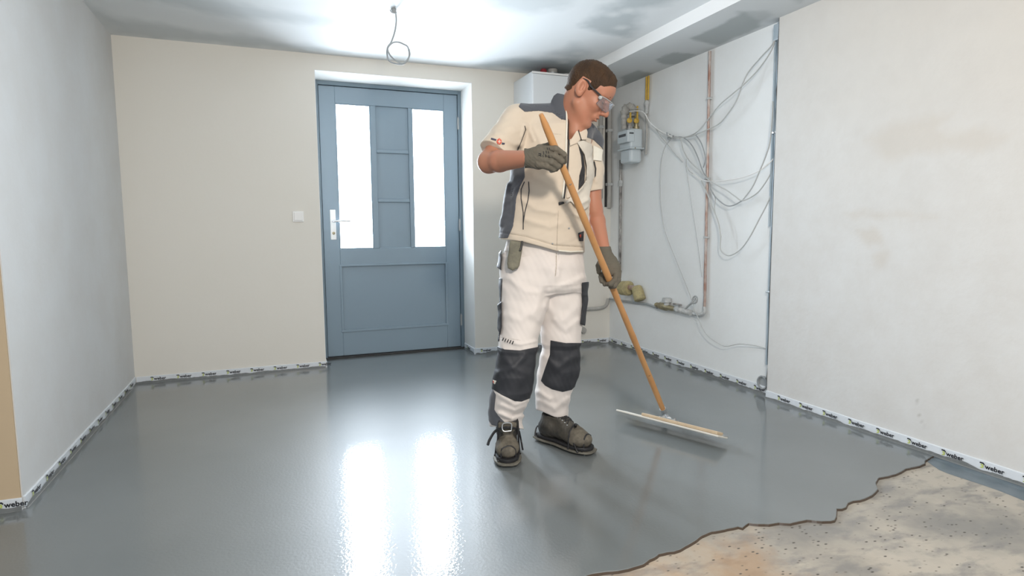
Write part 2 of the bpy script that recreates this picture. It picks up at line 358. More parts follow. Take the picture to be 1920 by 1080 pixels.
E2 = [pl(x, y, 2, 0)[:2] for x, y in edge]
E2 = [np.array([XN-.006, E2[0][1]+.02])]+E2+[np.array(q) for q in [(.72, 1.40), (.60, 1.33), (.45, 1.30), (.3, 1.2), (.1, 1.14), (-.1, 1.0), (-.5, .9), (-1.0, .72), (-1.6, .7), (-2.4, .55), (-3.6, .5)]]
D2 = [E2[0]]
for a, c in zip(E2[:-1], E2[1:]):
    k = max(1, int(np.linalg.norm(c-a)/.012))
    for i in range(1, k+1):
        D2.append(a+(c-a)*i/k)
D2 = np.array(D2); D2[3:] += (np.stack([vnoise(D2, 70, 5), vnoise(D2, 70, 6)], 1)*.0018)[3:]
front = D2
back = np.array([(-3.6, YLE-.006), (XL, YLE-.006), (XL, YB), (DX0+.004, YB), (DX0+.004, YD+.02), (DX1-.004, YD+.02), (DX1-.004, YB), (XR, YB), (XR, YST), (XN, YST)])
poly = np.vstack([front, back]); nf = len(front); n = len(poly)
ks = np.ones(9)/9; fs = np.stack([np.convolve(np.pad(front[:, i], 4, mode='edge'), ks, 'valid') for i in (0, 1)], 1); Tn = np.gradient(fs, axis=0); Nn = np.stack([-Tn[:, 1], Tn[:, 0]], 1); Nn /= np.linalg.norm(Nn, axis=1)[:, None]
if Nn[nf//3][1] > 0: Nn = -Nn
V = [(x, y, 0) for x, y in poly]+[(p[0]+q[0]*.0022, p[1]+q[1]*.0022, -.0018) for p, q in zip(front, Nn)]+[(p[0]+q[0]*.0055, p[1]+q[1]*.0055, ZSL-.0003) for p, q in zip(front, Nn)]
Fc = [tuple(range(n))]; fm = [0]
for i in range(nf-1):
    Fc += [(i, i+1, n+i+1, n+i), (n+i, n+i+1, n+nf+i+1, n+nf+i)]; fm += [0, 1]
scr = mesh('floor_screed', V, Fc, ['screed', 'rim']); scr.data.polygons.foreach_set('material_index', fm); struct(scr)
bm = bmesh.new(); bm.from_mesh(scr.data); bmesh.ops.recalc_face_normals(bm, faces=bm.faces)
big = max(bm.faces, key=lambda f: f.calc_area())
if big.normal.z < 0: bmesh.ops.reverse_faces(bm, faces=bm.faces)
bmesh.ops.triangulate(bm, faces=[big]); bm.to_mesh(scr.data); bm.free()

# ---------------------------------------------------------------- door
dr = thing('door_1', None, None, ((DX0+DX1)/2, YD, 0), kind='structure')
x0, x1 = DX0+.004, DX1-.002
b = MB(); b.box((x0, YD-.012, 0), (x0+.035, YD+.06, DZ-.004), .002); b.build('door_frame', 'frame', dr)
b = MB(); b.box((x1-.03, YD-.012, 0), (x1, YD+.06, DZ-.004), .002); b.build('door_frame', 'frame', dr)
b = MB(); b.box((x0+.035, YD-.012, DZ-.034), (x1-.03, YD+.06, DZ-.004), .002); b.build('door_frame', 'frame', dr)
b = MB(); b.box((x0, YD-.03, 0), (x1, YD+.06, .012), .002); b.build('threshold', 'gap', dr)
lx0, lx1, lz0, lz1 = x0+.038, x1-.033, .016, DZ-.038
g1, g2 = (.476, .735), (1.060, 1.320); gz = (.852, 1.952); mz = (.205, .728)
def part(name, a, c, m='leaf', bev=.003):
    q = MB(); q.box(a, c, bev); return q.build(name, m, dr)
y0, y1 = YD, YD+.045
part('stile', (lx0, y0, lz0), (g1[0], y1, lz1)); part('stile', (g2[1], y0, lz0), (lx1, y1, lz1))
part('stile', (g1[1], y0, gz[0]), (g1[1]+.042, y1, gz[1])); part('stile', (g2[0]-.03, y0, gz[0]), (g2[0], y1, gz[1]))
part('rail', (g1[0], y0, gz[1]), (g2[1], y1, lz1)); part('rail', (g1[0], y0, mz[1]), (g2[1], y1, gz[0])); part('rail', (g1[0], y0, lz0), (g2[1], y1, mz[0]))
mx0, mx1 = g1[1]+.042, g2[0]-.03
for z in (1.228, 1.609): part('rail', (mx0, y0+.002, z-.014), (mx1, y1, z+.014), bev=.005)
for za, zb in ((gz[0], 1.214), (1.242, 1.595), (1.623, gz[1])): part('panel', (mx0, y0+.014, za), (mx1, y1-.01, zb), bev=.002)
part('panel', (g1[0], y0+.012, mz[0]), (g2[1], y1-.01, mz[1]), bev=.002)
# mouldings round the lower panel
for a, c in (((g1[0]-.012, y0-.006, mz[0]-.004), (g2[1]+.012, y0+.012, mz[0]+.014)), ((g1[0]-.012, y0-.006, mz[1]-.012), (g2[1]+.012, y0+.012, mz[1]+.004)),
             ((g1[0]-.008, y0-.005, mz[0]), (g1[0]+.01, y0+.012, mz[1])), ((g2[1]-.01, y0-.005, mz[0]), (g2[1]+.008, y0+.012, mz[1]))): part('moulding', a, c, bev=.003)
for g in (g1, g2):
    q = MB(); q.box((g[0], y0+.016, gz[0]), (g[1], y0+.026, gz[1])); q.build('glass_pane', 'pane', dr)
    for a, c in (((g[0], y0+.002, gz[0]), (g[0]+.007, y0+.016, gz[1])), ((g[1]-.007, y0+.002, gz[0]), (g[1], y0+.016, gz[1])), ((g[0]+.007, y0+.002, gz[0]), (g[1]-.007, y0+.016, gz[0]+.008)), ((g[0]+.007, y0+.002, gz[1]-.008), (g[1]-.007, y0+.016, gz[1]))):
        part('glazing_bead', a, c, bev=.002)
for a, c in (((mx0, y0+.002, gz[0]-.004), (mx1, y0+.014, gz[0]+.008)),): part('moulding', a, c)
q = MB(); q.box((.410, y0-.009, .925), (.452, y0+.001, 1.155), .004); hp = q.build('handle_plate', 'white_plastic', dr, label='white door handle plate')
hp2 = MB(); hp2.tube([(.432, y0-.005, 1.066), (.432, y0-.05, 1.066)], .009, 12); hp2.tube(smooth_path([(.428, y0-.048, 1.066), (.445, y0-.053, 1.066), (.50, y0-.054, 1.068), (.555, y0-.052, 1.066)], 5), [.009]*11+[.0085]*4+[.007], 12)
hp2.build('lever', 'chrome', hp, True, label='brushed metal lever')
hp3 = MB(); hp3.lathe((.432, y0-.008, .975), (0, -1, 0), [(0, .011), (.006, .011), (.007, .009)], 18); hp3.build('key_cylinder', 'brass', hp, True)
for z in (1.85, 1.03, .24):
    q = MB(); q.tube([(lx1+.004, y0-.010, z-.045), (lx1+.004, y0-.010, z+.045)], .0075, 10); q.tube([(lx1+.004, y0-.010, z+.045), (lx1+.004, y0-.010, z+.053)], .005, 8); q.build('hinge', 'grey_pl', dr, True)

# ---------------------------------------------------------------- foam edge strips with print
def text_mesh(s, size, off):
    cu = bpy.data.curves.new('txt', 'FONT'); cu.body = s; cu.size = size; cu.offset = off; cu.resolution_u = 2
    o = bpy.data.objects.new('txt', cu); sc.collection.objects.link(o); dg = bpy.context.evaluated_depsgraph_get(); dg.update()
    me = bpy.data.meshes.new_from_object(o.evaluated_get(dg)); bpy.data.objects.remove(o); me.materials.clear(); return me
WM = text_mesh('weber', .027, .0007); WM.materials.append(M['ink']); WM.name = 'lettering'
def flat(name, polys, m):
    me = bpy.data.meshes.new(name); V = []; Fc = []
    for p in polys: Fc.append(tuple(range(len(V), len(V)+len(p)))); V += [(x, y, 0) for x, y in p]
    me.from_pydata(V, [], Fc); me.materials.append(M[m]); return me
EM1 = flat('emblem', [[(-.021, .016), (-.019, .022), (-.006, .022), (-.001, .015), (-.004, .012), (-.008, .0165), (-.019, .0165)]], 'ink')
EM2 = flat('emblem', [[(-.012, .0155), (-.006, .012), (-.005, .004), (-.010, -.002), (-.018, -.002), (-.018, .001), (-.012, .003), (-.010, .009), (-.016, .008), (-.017, .011), (-.012, .0155)]], 'lime')
SUB = flat('small_print', [[(.026+i*.0052, -.007), (.026+i*.0052+.0042, -.007), (.026+i*.0052+.0042, -.0052), (.026+i*.0052, -.0052)] for i in range(8)], 'ink')
def strip(name, a, c, nrm, first, step=.152, h=.046, wav=.010, z0=-.008, print_on=True, seed=1, txt_dir=1):
    """foam strip from a to c on a wall whose inward normal is nrm; print repeats every `step` from `first`"""
    a = np.array([*a, 0.]); c = np.array([*c, 0.]); nrm = np.array([*nrm, 0.]); L_ = np.linalg.norm(c-a); d = (c-a)/L_
    root = thing(name, None, None, a, kind='structure')
    n = max(4, int(L_/.03)); s = np.linspace(0, L_, n); S1 = s[:, None]
    top = h+.0018*vnoise(S1, 9, seed); th = .007+.0012*vnoise(S1, 14, seed+1)
    V = []; Fc = []
    for i in range(n):
        p = a+d*s[i]
        V += [p+Zh*z0, p+nrm*th[i]+Zh*z0, p+nrm*th[i]+Zh*(top[i]-.002), p+nrm*(th[i]-.002)+Zh*top[i], p+Zh*top[i]]
    for i in range(n-1):
        for k in range(4): q = i*5+k; Fc.append((q, q+1, q+6, q+5))
    Fc += [(0, 1, 2, 3, 4), tuple((n-1)*5+k for k in (4, 3, 2, 1, 0))]
    o = mesh('foam_strip', V, Fc, 'foam', root); bm = bmesh.new(); bm.from_mesh(o.data); bmesh.ops.recalc_face_normals(bm, faces=bm.faces); bm.to_mesh(o.data); bm.free()
    # cement smeared up the strip
    n = max(8, int(L_/.008)); s = np.linspace(0, L_, n); hh = np.clip(.005+wav*(.85+.9*vnoise(s[:, None], 9, seed+5)+.4*vnoise(s[:, None], 45, seed+6)), .0015, h*.9)
    V = []
    for i in range(n):
        p = a+d*s[i]; V += [p+nrm*.0145-Zh*.0012, p+nrm*.0105+Zh*.0022, p+nrm*.0098+Zh*hh[i]]
    Fc = []
    for i in range(n-1):
        for k in range(2): q = i*3+k; Fc.append((q, q+1, q+4, q+3))
    mesh('screed_splash', V, Fc, 'splash', root)
    # print
    X = Vector(d*txt_dir); Z = Vector(Zh); Nn = Vector(nrm); p = first
    while p < L_-.02:
        for me in (WM, EM1, EM2, SUB):
            q = bpy.data.objects.new(me.name.split('.')[0], me); sc.collection.objects.link(q); q.parent = root
            pos = Vector(d*p)+Nn*(.0094)+Z*.0185
            m4 = Matrix((X, Z, Nn)).transposed().to_4x4(); m4.translation = pos; q.matrix_local = m4
        p += step
    return root
# near right wall: text must read left to right seen from the room, running towards the camera
strip('baseboard_right_near', (XN, YST), (XN, YF+.2), (-1, 0), YST-2.56, seed=3, txt_dir=1, wav=.009)
strip('baseboard_right', (XR, YB-.01), (XR, YST), (-1, 0), .06, seed=8, txt_dir=1, h=.052, wav=.012)
strip('baseboard_back', (XL+.01, YB), (DX0, YB), (0, -1), .10, seed=12, wav=.008)
strip('baseboard_back_right', (DX1, YB), (XR-.01, YB), (0, -1), .06, seed=15, wav=.012)
strip('baseboard_left', (XL, YLE), (XL, YB-.01), (1, 0), .08, seed=19, wav=.012)
strip('baseboard_left_return', (-3.4, YLE-.006), (XL, YLE-.006), (0, -1), .03, seed=21, wav=.014)
strip('baseboard_doorway', (DX1-.004, YD-.02), (DX1-.004, YB), (-1, 0), .10, seed=23)
strip('baseboard_doorway', (DX0+.004, YB), (DX0+.004, YD-.02), (1, 0), .9, seed=24)
# membrane foot of the strip lying on the bare slab
s = np.linspace(0, 1, 60); yy = 1.745+(YF+.2-1.745)*s; V = []
for i, y in enumerate(yy):
    wd = .125+.02*math.sin(y*3.1)+.006*math.sin(y*17)
    wd *= min(1, .35+s[i]*9)
    for k, (dx, dz) in enumerate([(.0085, .012), (.02, .002+.0012*math.sin(y*40)), (.06, .0025+.001*math.sin(y*23+1)), (.10, .0018+.001*math.sin(y*31+2)), (.145, .0004)]):
        V.append((XN-dx if k < 1 else XN-.0085-(dx-.0085)*wd/.125, y, ZSL+dz))
Fc = [(i*5+k, (i+1)*5+k, (i+1)*5+k+1, i*5+k+1) for i in range(59) for k in range(4)]
fl = mesh('membrane_foot', V, Fc, 'film', None, True); fl['kind'] = 'structure'; fl.name = 'trim_4'
# ---------------------------------------------------------------- things on the walls and ceiling
t = thing('light_switch', 'square white blank light switch plate on the cream wall left of the blue door', 'switch', (.17, YB, 1.096))
MB().box((.133, YB-.009, 1.059), (.207, YB+.001, 1.133), .003).build('switch_frame', 'white_plastic', t)
MB().box((.142, YB-.014, 1.068), (.198, YB-.008, 1.124), .003).build('rocker', 'white_plastic', t)
# wall-hung boiler
bt = thing('wall_boiler', 'white wall-hung boiler cabinet on the back wall behind the man', 'boiler', (2.03, YB, 1.42))
MB().box((1.812, YB-.36, 1.42), (2.25, YB-.002, 2.145), .006).build('casing', 'boiler', bt)
MB().box((1.816, YB-.374, 1.424), (2.246, YB-.361, 2.128), .004).build('front_cover', 'boiler', bt)
MB().box((1.812, YB-.372, 2.131), (2.25, YB-.361, 2.145), .002).build('top_trim', 'white_plastic', bt)
def at_back(x, y, off=.2): return pl(x, y, 1, YB-off)
p = at_back(1019, 142, .2); t = thing('flue_connector', 'small red flue seal on top of the white boiler', 'pipe', (p[0], p[1], 2.1452))
MB().lathe((p[0], p[1], 2.1455), (0, 0, 1), [(0, .022), (.02, .026), (.05, .026), (.066, .020)], 18).build('sleeve', 'red', t, True)
p = at_back(1036, 143, .2); t = thing('flue_pipe', 'short off-white pipe stub standing on the boiler beside the red seal', 'pipe', (p[0], p[1], 2.1452))
MB().lathe((p[0], p[1], 2.1455), (0, 0, 1), [(0, .036), (.012, .040), (.03, .036), (.071, .036)], 22).build('pipe_stub', 'plasterpipe', t, True)
MB().lathe((p[0], p[1], 2.182), (0, 0, 1), [(0, .0405), (.008, .0405)], 22).build('clamp_ring', 'steel', t, True)
p = at_back(1062, 148, .2); t = thing('vent_cap', 'white domed vent cap on the boiler top right behind the man\'s head', 'cap', (p[0], p[1], 2.1452))
MB().lathe((p[0], p[1], 2.1455), (0, 0, 1), [(0, .050), (.018, .052), (.034, .046), (.046, .028), (.05, .006)], 26).build('dome', 'white_plastic', t, True)
MB().lathe((p[0], p[1], 2.1453), (0, 0, 1), [(0, .056), (.006, .056)], 26).build('flange', 'grey_pl', t, True)

# ceiling cable
def T(pts, D): return [J(x, y, d) for (x, y), d in zip(pts, D)]
t = thing('ceiling_lamp_cable', 'grey cable coiled in a loop hanging bare from the ceiling in front of the door', 'cable', pl(740, 17, 2, ZC))
c1 = [(741, 16), (743, 36), (742, 50), (740, 60), (737, 70), (733, 80), (727, 89), (726, 103), (731, 115), (746, 120), (758, 119), (767, 106), (765, 89), (757, 83), (746, 79), (735, 81), (727, 91), (731, 103), (740, 112), (751, 118), (760, 117), (768, 104), (767, 92)]
MB().tube(smooth_path(T(c1, [3.5]*6+list(3.5+.022*np.sin(np.arange(17)*1.1)))), .0045, 8).build('cable', 'cable_dk', t, True)
q = pl(738, 17, 2, ZC); MB().lathe(q+np.array([0, 0, -.0225]), (0, 0, 1), [(0, .006), (.010, .011), (.022, .016)], 14).build('hook_clamp', 'cable_dk', t, True)
MB().tube(smooth_path([q+np.array([-.02, 0, -.006]), q+np.array([-.012, -.004, -.02]), q+np.array([.006, -.005, -.024]), q+np.array([.016, 0, -.016])], 5), .003, 8).build('hook', 'grey_pl', t, True)

# channel and conduit in the step of the right wall
def R_(x, y, off=.0): return pl(x, y, 0, XR-off)
yc = 2.70
t = thing('cable_conduit', 'blue-grey conduit running floor to ceiling at the step in the right wall', 'conduit', (XR-.02, yc, .16))
zz = np.linspace(.19, 2.13, 24)
MB().tube([(XR-.018, yc+.004*math.sin(z*3), z) for z in zz], [.0125]*24, 12).build('conduit', 'conduit', t, True)
MB().tube([(XR-.014, yc+.026, z) for z in np.linspace(1.0, 2.12, 9)], .008, 8).build('inner_pipe', 'conduit', t, True)
for z in (1.53, .62): MB().box((XR-.036, yc-.020, z-.006), (XR-.0005, yc+.022, z+.006), .002).build('saddle_clip', 'steel', t)
MB().box((XR-.040, yc-.022, 2.035), (XR-.001, yc+.026, 2.125), .006).build('junction_sleeve', 'conduit', t)
b = MB(); b.box((XR-.0035, YST+.006, .2), (XR-.0002, YST+.016, 2.13)); o = b.build('trim_5', 'gap'); struct(o)

# vertical copper heating pipe
t = thing('copper_pipe', 'vertical paint-splashed copper pipe on the middle of the right wall', 'pipe', R_(1322, 590, .02))
a, c = R_(1331, 96, .018), R_(1321, 586, .018); ym = (a[1]+c[1])/2
a[1] = R_(1331, 96, .018)[1]
MB().tube([a+(c-a)*k for k in np.linspace(0, 1, 16)], .0098, 12).build('pipe', 'copper', t, True)
for yy in (182, 441, 330):
    k = (yy-96)/490; q = a+(c-a)*k
    MB().box(q+np.array([-.013, -.015, -.007]), q+np.array([.0175, .015, .007]), .003).build('pipe_clip', 'lime_scale', t)
# yellow gas pipe pair
t = thing('yellow_gas_pipes', 'pair of thin yellow gas pipes coming down from the soffit above the gas meter', 'pipe')
a, c = R_(1214, 143, .02), R_(1213, 188, .02); t.location = c
for dy in (.012, -.016):
    o = np.array([0, dy, 0]); MB().tube([a+o, (a+c)/2+o, c+o], .0075, 10).build('pipe', 'yellow', t, True)
a2, c2 = R_(1213, 188, .02), R_(1212, 214, .02)
MB().lathe(a2, c2-a2, [(0, .012), (.01, .019), (.04, .019), (.05, .013), (.09, .015), (.10, .010)], 16).build('coupling', 'lime_scale', t, True)
MB().tube([c2, R_(1213, 250, .02), R_(1211, 290, .02)], .008, 10).build('pipe', 'plasterpipe', t, True)

# gas meter
XM = 2.545
ynear = pl(1179, 270, 0, XM)[1]; ynear2 = pl(1212, 268, 0, XR)[1]; ynear = (ynear+ynear2)/2; yfar = pl(1158, 270, 0, XM)[1]
zt = pl(1168, 243, 0, XM)[2]; zb = pl(1170, 306, 0, XM)[2]; zm = zb+.42*(zt-zb)
t = thing('gas_meter', 'pale grey boxy gas meter with a small counter window on the right wall', 'meter', (2.62, (ynear+yfar)/2, zb))
yf2 = max(yfar, ynear+.16)
b = MB(); b.box((XM+.012, ynear, zm+.001), (XR-.028, yf2, zt), .016); b.build('upper_shell', 'meter', t)
b = MB(); b.box((XM+.016, ynear+.004, zb), (XR-.032, yf2-.004, zm-.001), .022); b.build('lower_shell', 'meter', t)
b = MB(); b.box((XM+.004, ynear-.008, zm-.006), (XR-.02, yf2+.008, zm+.006), .003); b.build('seam_flange', 'meter', t)
b = MB(); b.lathe((XM+.05, ynear-.009, zm), (0, -1, 0), [(0, .005), (.003, .004)], 10); b.build('seal_screw', 'brass', t)
b = MB(); b.box((XM-.016, ynear-.004, zt-.105), (XM+.05, yf2-.02, zt-.012), .008); ct = b.build('counter_housing', 'meter', t)
b = MB(); b.box((XM+.0, ynear-.0065, zt-.045), (XM+.036, ynear-.003, zt-.032), .001); b.build('counter_window', 'meter_dark', ct)
b = MB(); b.box((XM-.0185, ynear+.02, zt-.06), (XM-.0155, yf2-.045, zt-.04), .001); b.build('counter_window', 'meter_dark', ct)
for k, (xx, yy) in enumerate([(2.585, ynear+.06), (2.64, ynear+.05)]):
    v = thing('gas_valve', ['left brass gas valve with yellow handle above the meter', 'right brass gas valve with a taller yellow handle above the meter'][k], 'valve', (xx, yy, zt-.001), 'valves on top of the gas meter')
    MB().lathe((xx, yy, zt-.001), (0, 0, 1), [(0, .024), (.022, .024), (.024, .017), (.04, .017), (.05, .022), (.07, .022), (.08, .015), (.11, .013)], 14).build('valve_body', ['darkpipe', 'brass'][k], v, True)
    MB().lathe((xx-.012, yy-.015, zt+.062), (-.4, -1, 0), [(0, .018), (.012, .020), (.018, .012)], 14).build('cap_nut', 'yellow', v, True)
    MB().box((xx-.02, yy-.04, zt+.07), (xx-.008, yy-.028, zt+.12+.05*k), .003).build('handle', 'yellow', v)
t = thing('old_pipe_insulation', 'crumpled grey insulation wrapped over pipes above the gas meter', 'insulation', (2.60, ynear+.10, zt+.02))
r_ = np.random.RandomState(9)
b = MB(); pth = smooth_path([(2.60, ynear+.15, zt+.02), (2.585, ynear+.14, zt+.11), (2.60, ynear+.12, zt+.175), (2.635, ynear+.10, zt+.165), (2.645, ynear+.10, zt+.10)], 8)
b.tube(pth, .028+.006*r_.randn(len(pth)), 14); b.build('wrap', 'plasterpipe', t, True)

t = thing('dark_riser_pipe', 'vertical dark rusty pipe below the gas meter near the corner', 'pipe')
a, c = R_(1164, 300, .022), R_(1162, 508, .022); t.location = c
MB().tube([a+(c-a)*k for k in np.linspace(0, 1, 12)], .0115, 12).build('pipe', 'darkpipe', t, True)
q = a+(c-a)*.18; MB().lathe(q, (0, 0, -1), [(0, .013), (.008, .019), (.04, .019), (.05, .013)], 14).build('coupling', 'lime_scale', t, True)

# pipes on the back wall right of the man
for k, (x, lab) in enumerate([(1127, 'pale plastered pipe on the back wall just right of the man\'s left shoulder'), (1143, 'plastered pipe on the back wall nearest the corner by the gas meter')]):
    a, c = pl(x, 165, 1, YB-.03), pl(x-1, 390 if k else 372, 1, YB-.03)
    t = thing('wall_pipe', lab, 'pipe', c, 'plastered pipes on the back wall')
    n = 26; V = [a+(c-a)*u for u in np.linspace(0, 1, n)]; r_ = np.random.RandomState(20+k)
    MB().tube(V, .017+.002*r_.rand(n), 12).build('pipe', 'plasterpipe', t, True)
    for zz_ in (.35, .8): q = a+(c-a)*zz_; MB().box(q+np.array([-.022, -.022, -.012]), q+np.array([.022, .029, .012]), .004).build('pipe_clip', 'lime_scale', t)
a, c = pl(1134, 170, 1, YB), pl(1137, 388, 1, YB); b = MB(); b.box((a[0]+.004, YB-.006, c[2]), (a[0]+.028, YB-.0004, a[2]))
struct(b.build('trim_6', 'gap'))
# low white pipe along the back wall foot into the corner
t = thing('low_heating_pipe', 'low white plastered pipe bending up into the back corner above the floor', 'pipe', pl(1128, 578, 1, YB-.03))
MB().tube(smooth_path([pl(1040, 583, 1, YB-.03), pl(1090, 580, 1, YB-.03), pl(1122, 578, 1, YB-.03), pl(1136, 573, 1, YB-.035), pl(1141, 560, 1, YB-.035)], 6), .0155, 12).build('pipe', 'plasterpipe', t, True)
t = thing('floor_pipe_stub', 'small capped white pipe stub at the foot of the back wall beside the trousers', 'pipe', pl(1090, 617, 1, YB-.03))
q = pl(1090, 618, 1, YB); MB().lathe(q, (0, -1, 0), [(0, .03), (.02, .03), (.022, .024), (.05, .024), (.052, .018)], 18).build('stub', 'plasterpipe', t, True)

# pipework run at knee height on the right wall
t = thing('wall_heating_pipe', 'thin grey pipe running low along the right wall behind the pole', 'pipe', R_(1170, 564, .02))
MB().tube(smooth_path([R_(1143, 560, .03), R_(1168, 564, .02), R_(1190, 567, .02), R_(1212, 570, .02), R_(1232, 577, .02)], 6), .0085, 10).build('pipe', 'cable_dk', t, True)
t = thing('insulated_elbow', 'yellow foam-wrapped pipe elbow by the gloved hand on the right wall', 'pipe', R_(1172, 545, .05))
MB().lathe(R_(1166, 540, .045), R_(1185, 541, .045)-R_(1166, 540, .045), [(0, .045), (.01, .058), (.10, .060), (.115, .046)], 20).build('foam_wrap', 'foam_y', t, True)
MB().tube([R_(1180, 539, .045), R_(1196, 540, .045)], .02, 12).build('copper_joint', 'copper', t, True)
t = thing('insulated_pipe_end', 'yellow foam-wrapped stub angled downwards, right of the foam-wrapped elbow', 'pipe', R_(1200, 556, .05))
qa, qb = R_(1193, 537, .045), R_(1201, 564, .04)
MB().lathe(qa, qb-qa, [(0, .030), (.008, .040), (.05, .044), (.11, .046), (.118, .034)], 20).build('foam_wrap', 'foam_y', t, True)
t = thing('pipe_valve', 'corroded brass shut-off valve with flat cap low on the right wall', 'valve', R_(1250, 575, .03))
a, c = R_(1229, 571, .03), R_(1268, 580, .03)
MB().lathe(a, c-a, [(0, .012), (.02, .020), (.05, .018), (.06, .026), (.14, .028), (.16, .018), (.20, .020), (.24, .014)], 16).build('valve_body', 'brass', t, True)
q = R_(1250, 572, .03); MB().lathe(q, (0, 0, 1), [(0, .022), (.02, .020), (.022, .034), (.05, .034), (.052, .030)], 18).build('valve_cap', 'lime_scale', t, True)
MB().obox(R_(1270, 571, .03), [(0, 1, 0), (1, 0, 0), (0, 0, 1)], (.045, .008, .007), .003).build('lever', 'darkpipe', t)
t = thing('drain_cock', 'chalky drain tap with ribbed hose tail and ring handle beside the copper pipe foot', 'tap', R_(1295, 585, .03))
a, c = R_(1266, 579, .03), R_(1300, 588, .03)
prof = [(0, .016), (.02, .022), (.04, .022), (.05, .014)]+[(.055+i*.008, .015+.006*(i % 2)) for i in range(16)]
MB().lathe(a, c-a, prof, 14).build('ribbed_tail', 'lime_scale', t, True)
MB().tube(smooth_path([c, R_(1312, 590, .03), R_(1320, 586, .022), R_(1321, 575, .018)], 5), .012, 10).build('elbow', 'lime_scale', t, True)
MB().tube([R_(1284, 580, .03), R_(1292, 572, .05), R_(1298, 567, .06)], .007, 8).build('spindle', 'lime_scale', t, True)
q = R_(1303, 562, .06); u1 = np.array([0, 1, 0]); u2 = np.array([.2, 0, 1])
MB().tube([q+.024*(u1*math.cos(k)+u2*math.sin(k)) for k in np.linspace(0, 2*math.pi, 21)[:-1]], .005, 8, closed=True).build('ring_handle', 'grey_pl', t, True)
for k in range(3):
    aa = k*math.pi/3; dd = u1*math.cos(aa)+u2*math.sin(aa); MB().tube([q-.023*dd, q+.023*dd], .0028, 6).build('spoke', 'grey_pl', t, True)
# round sleeve near the floor
q = R_(1432, 717, 0); q[1] = max(q[1], 2.735)
t = thing('wall_socket_hole', 'round grey wall-box ring near the floor at the foot of the conduit', 'wall box', q)
MB().lathe(q, (-1, 0, 0), [(0, .040), (.012, .042), (.016, .040), (.016, .033), (.006, .031)], 28).build('ring', 'cable_dk', t, True)
MB().lathe(q, (-1, 0, 0), [(0, .031), (.005, .031)], 24).build('back_plate', 'plasterpipe', t)

# ---- loose cables on the right wall
t = thing('cable_hook', 'small grey hook on the right wall where the loose cables are gathered', 'hook', R_(1262, 257, .0))
q = R_(1262, 257, 0); MB().tube(smooth_path([q, q+np.array([-.03, 0, -.003]), q+np.array([-.045, .004, .012]), q+np.array([-.046, .01, .032])], 5), .006, 8).build('hook_arm', 'cable_dk', t, True)
MB().tube([q+np.array([-.030+.004*math.sin(k*2), .018*math.cos(k), .018*math.sin(k)]) for k in np.linspace(0, 2*math.pi, 17)[:-1]], .005, 8, closed=True).build('binding_loop', 'cable_dk', t, True)
MB().box(q+np.array([-.004, -.012, -.012]), q+np.array([.0, .012, .012]), .001).build('hook_plate', 'grey_pl', t)
def cable(pts, offs, lab, r=.0038, m='cable', name='loose_cable'):
    n = len(pts); o = np.interp(np.linspace(0, 1, n), np.linspace(0, 1, len(offs)), offs)
    P = smooth_path([R_(x, y, k) for (x, y), k in zip(pts, o)], 8)
    t = thing(name, lab, 'cable', P[0], 'loose grey cables on the right wall'); MB().tube(P, r, 8).build('sheath', m, t, True)
    return t
cable([(1453, 55), (1454, 67), (1447, 85), (1426, 108), (1404, 134), (1393, 156), (1382, 186), (1367, 210), (1348, 232), (1322, 245), (1293, 256), (1264, 259)], [.01, .05, .07, .06, .045], 'grey cable from conduit top sagging to the hook, lower of the crossing pair')
cable([(1455, 60), (1453, 75), (1445, 97), (1422, 130), (1397, 156), (1371, 178), (1348, 198), (1326, 226), (1306, 248), (1284, 257), (1264, 256)], [.015, .06, .08, .05, .04], 'grey cable from the conduit top taking the straighter upper line to the hook')
cable([(1180, 209), (1196, 208), (1208, 212), (1219, 230), (1237, 245), (1260, 256)], [.11, .10, .06, .04], 'light cable looping from the meter valves to the hook, upper of the pair', m='white_plastic')
cable([(1185, 204), (1202, 206), (1215, 222), (1226, 238), (1246, 252), (1260, 258)], [.10, .08, .05, .04], 'grey cable from above the gas meter to the hook, lower of the pair')
cable([(1262, 258), (1250, 270), (1243, 288), (1239, 311), (1238, 363), (1241, 400), (1247, 434), (1263, 476), (1291, 546), (1306, 589), (1324, 626), (1349, 645), (1364, 649), (1386, 645), (1416, 648), (1439, 654)], [.035, .03, .03, .05, .07, .05, .01], 'thin cable falling from the hook nearly to the floor and back to the conduit', r=.0028)
cable([(1228, 239), (1240, 257), (1252, 271), (1266, 289), (1280, 304)], [.04, .03, .012], 'short thin cable end slanting down left of the hook bundle', r=.003)
cable([(1264, 257), (1281, 258), (1297, 272), (1308, 294), (1317, 319), (1329, 339), (1333, 356), (1344, 372), (1361, 385), (1375, 385), (1392, 376)], [.04, .05, .045, .06, .05], 'cable from the hook passing behind the copper pipe to the knot at the right', m='cable_dk')
cable([(1264, 259), (1275, 259), (1282, 283), (1294, 303), (1312, 320), (1331, 339), (1361, 356), (1378, 368), (1392, 376), (1417, 364), (1434, 344), (1449, 319)], [.04, .05, .05, .08, .06, .01], 'long cable hanging in a shallow bow from the hook through the knot to the conduit')
cable([(1449, 190), (1448, 217), (1444, 264), (1436, 292), (1425, 319), (1411, 350), (1392, 376)], [.03, .05, .06, .055], 'cable dropping steeply from the conduit down to the knot')
cable([(1299, 325), (1315, 336), (1331, 340), (1361, 338), (1394, 332), (1422, 321), (1440, 308), (1452, 296)], [.03, .05, .07, .06, .01], 'nearly level white cable crossing from the copper pipe to the conduit', m='white_plastic')
cable([(1315, 339), (1325, 361), (1336, 389), (1347, 417), (1351, 442), (1351, 467), (1361, 478), (1372, 478), (1389, 467), (1406, 444), (1422, 414), (1439, 381), (1449, 356)], [.03, .06, .07, .06, .01], 'lowest deep U-shaped cable loop between copper pipe and conduit')
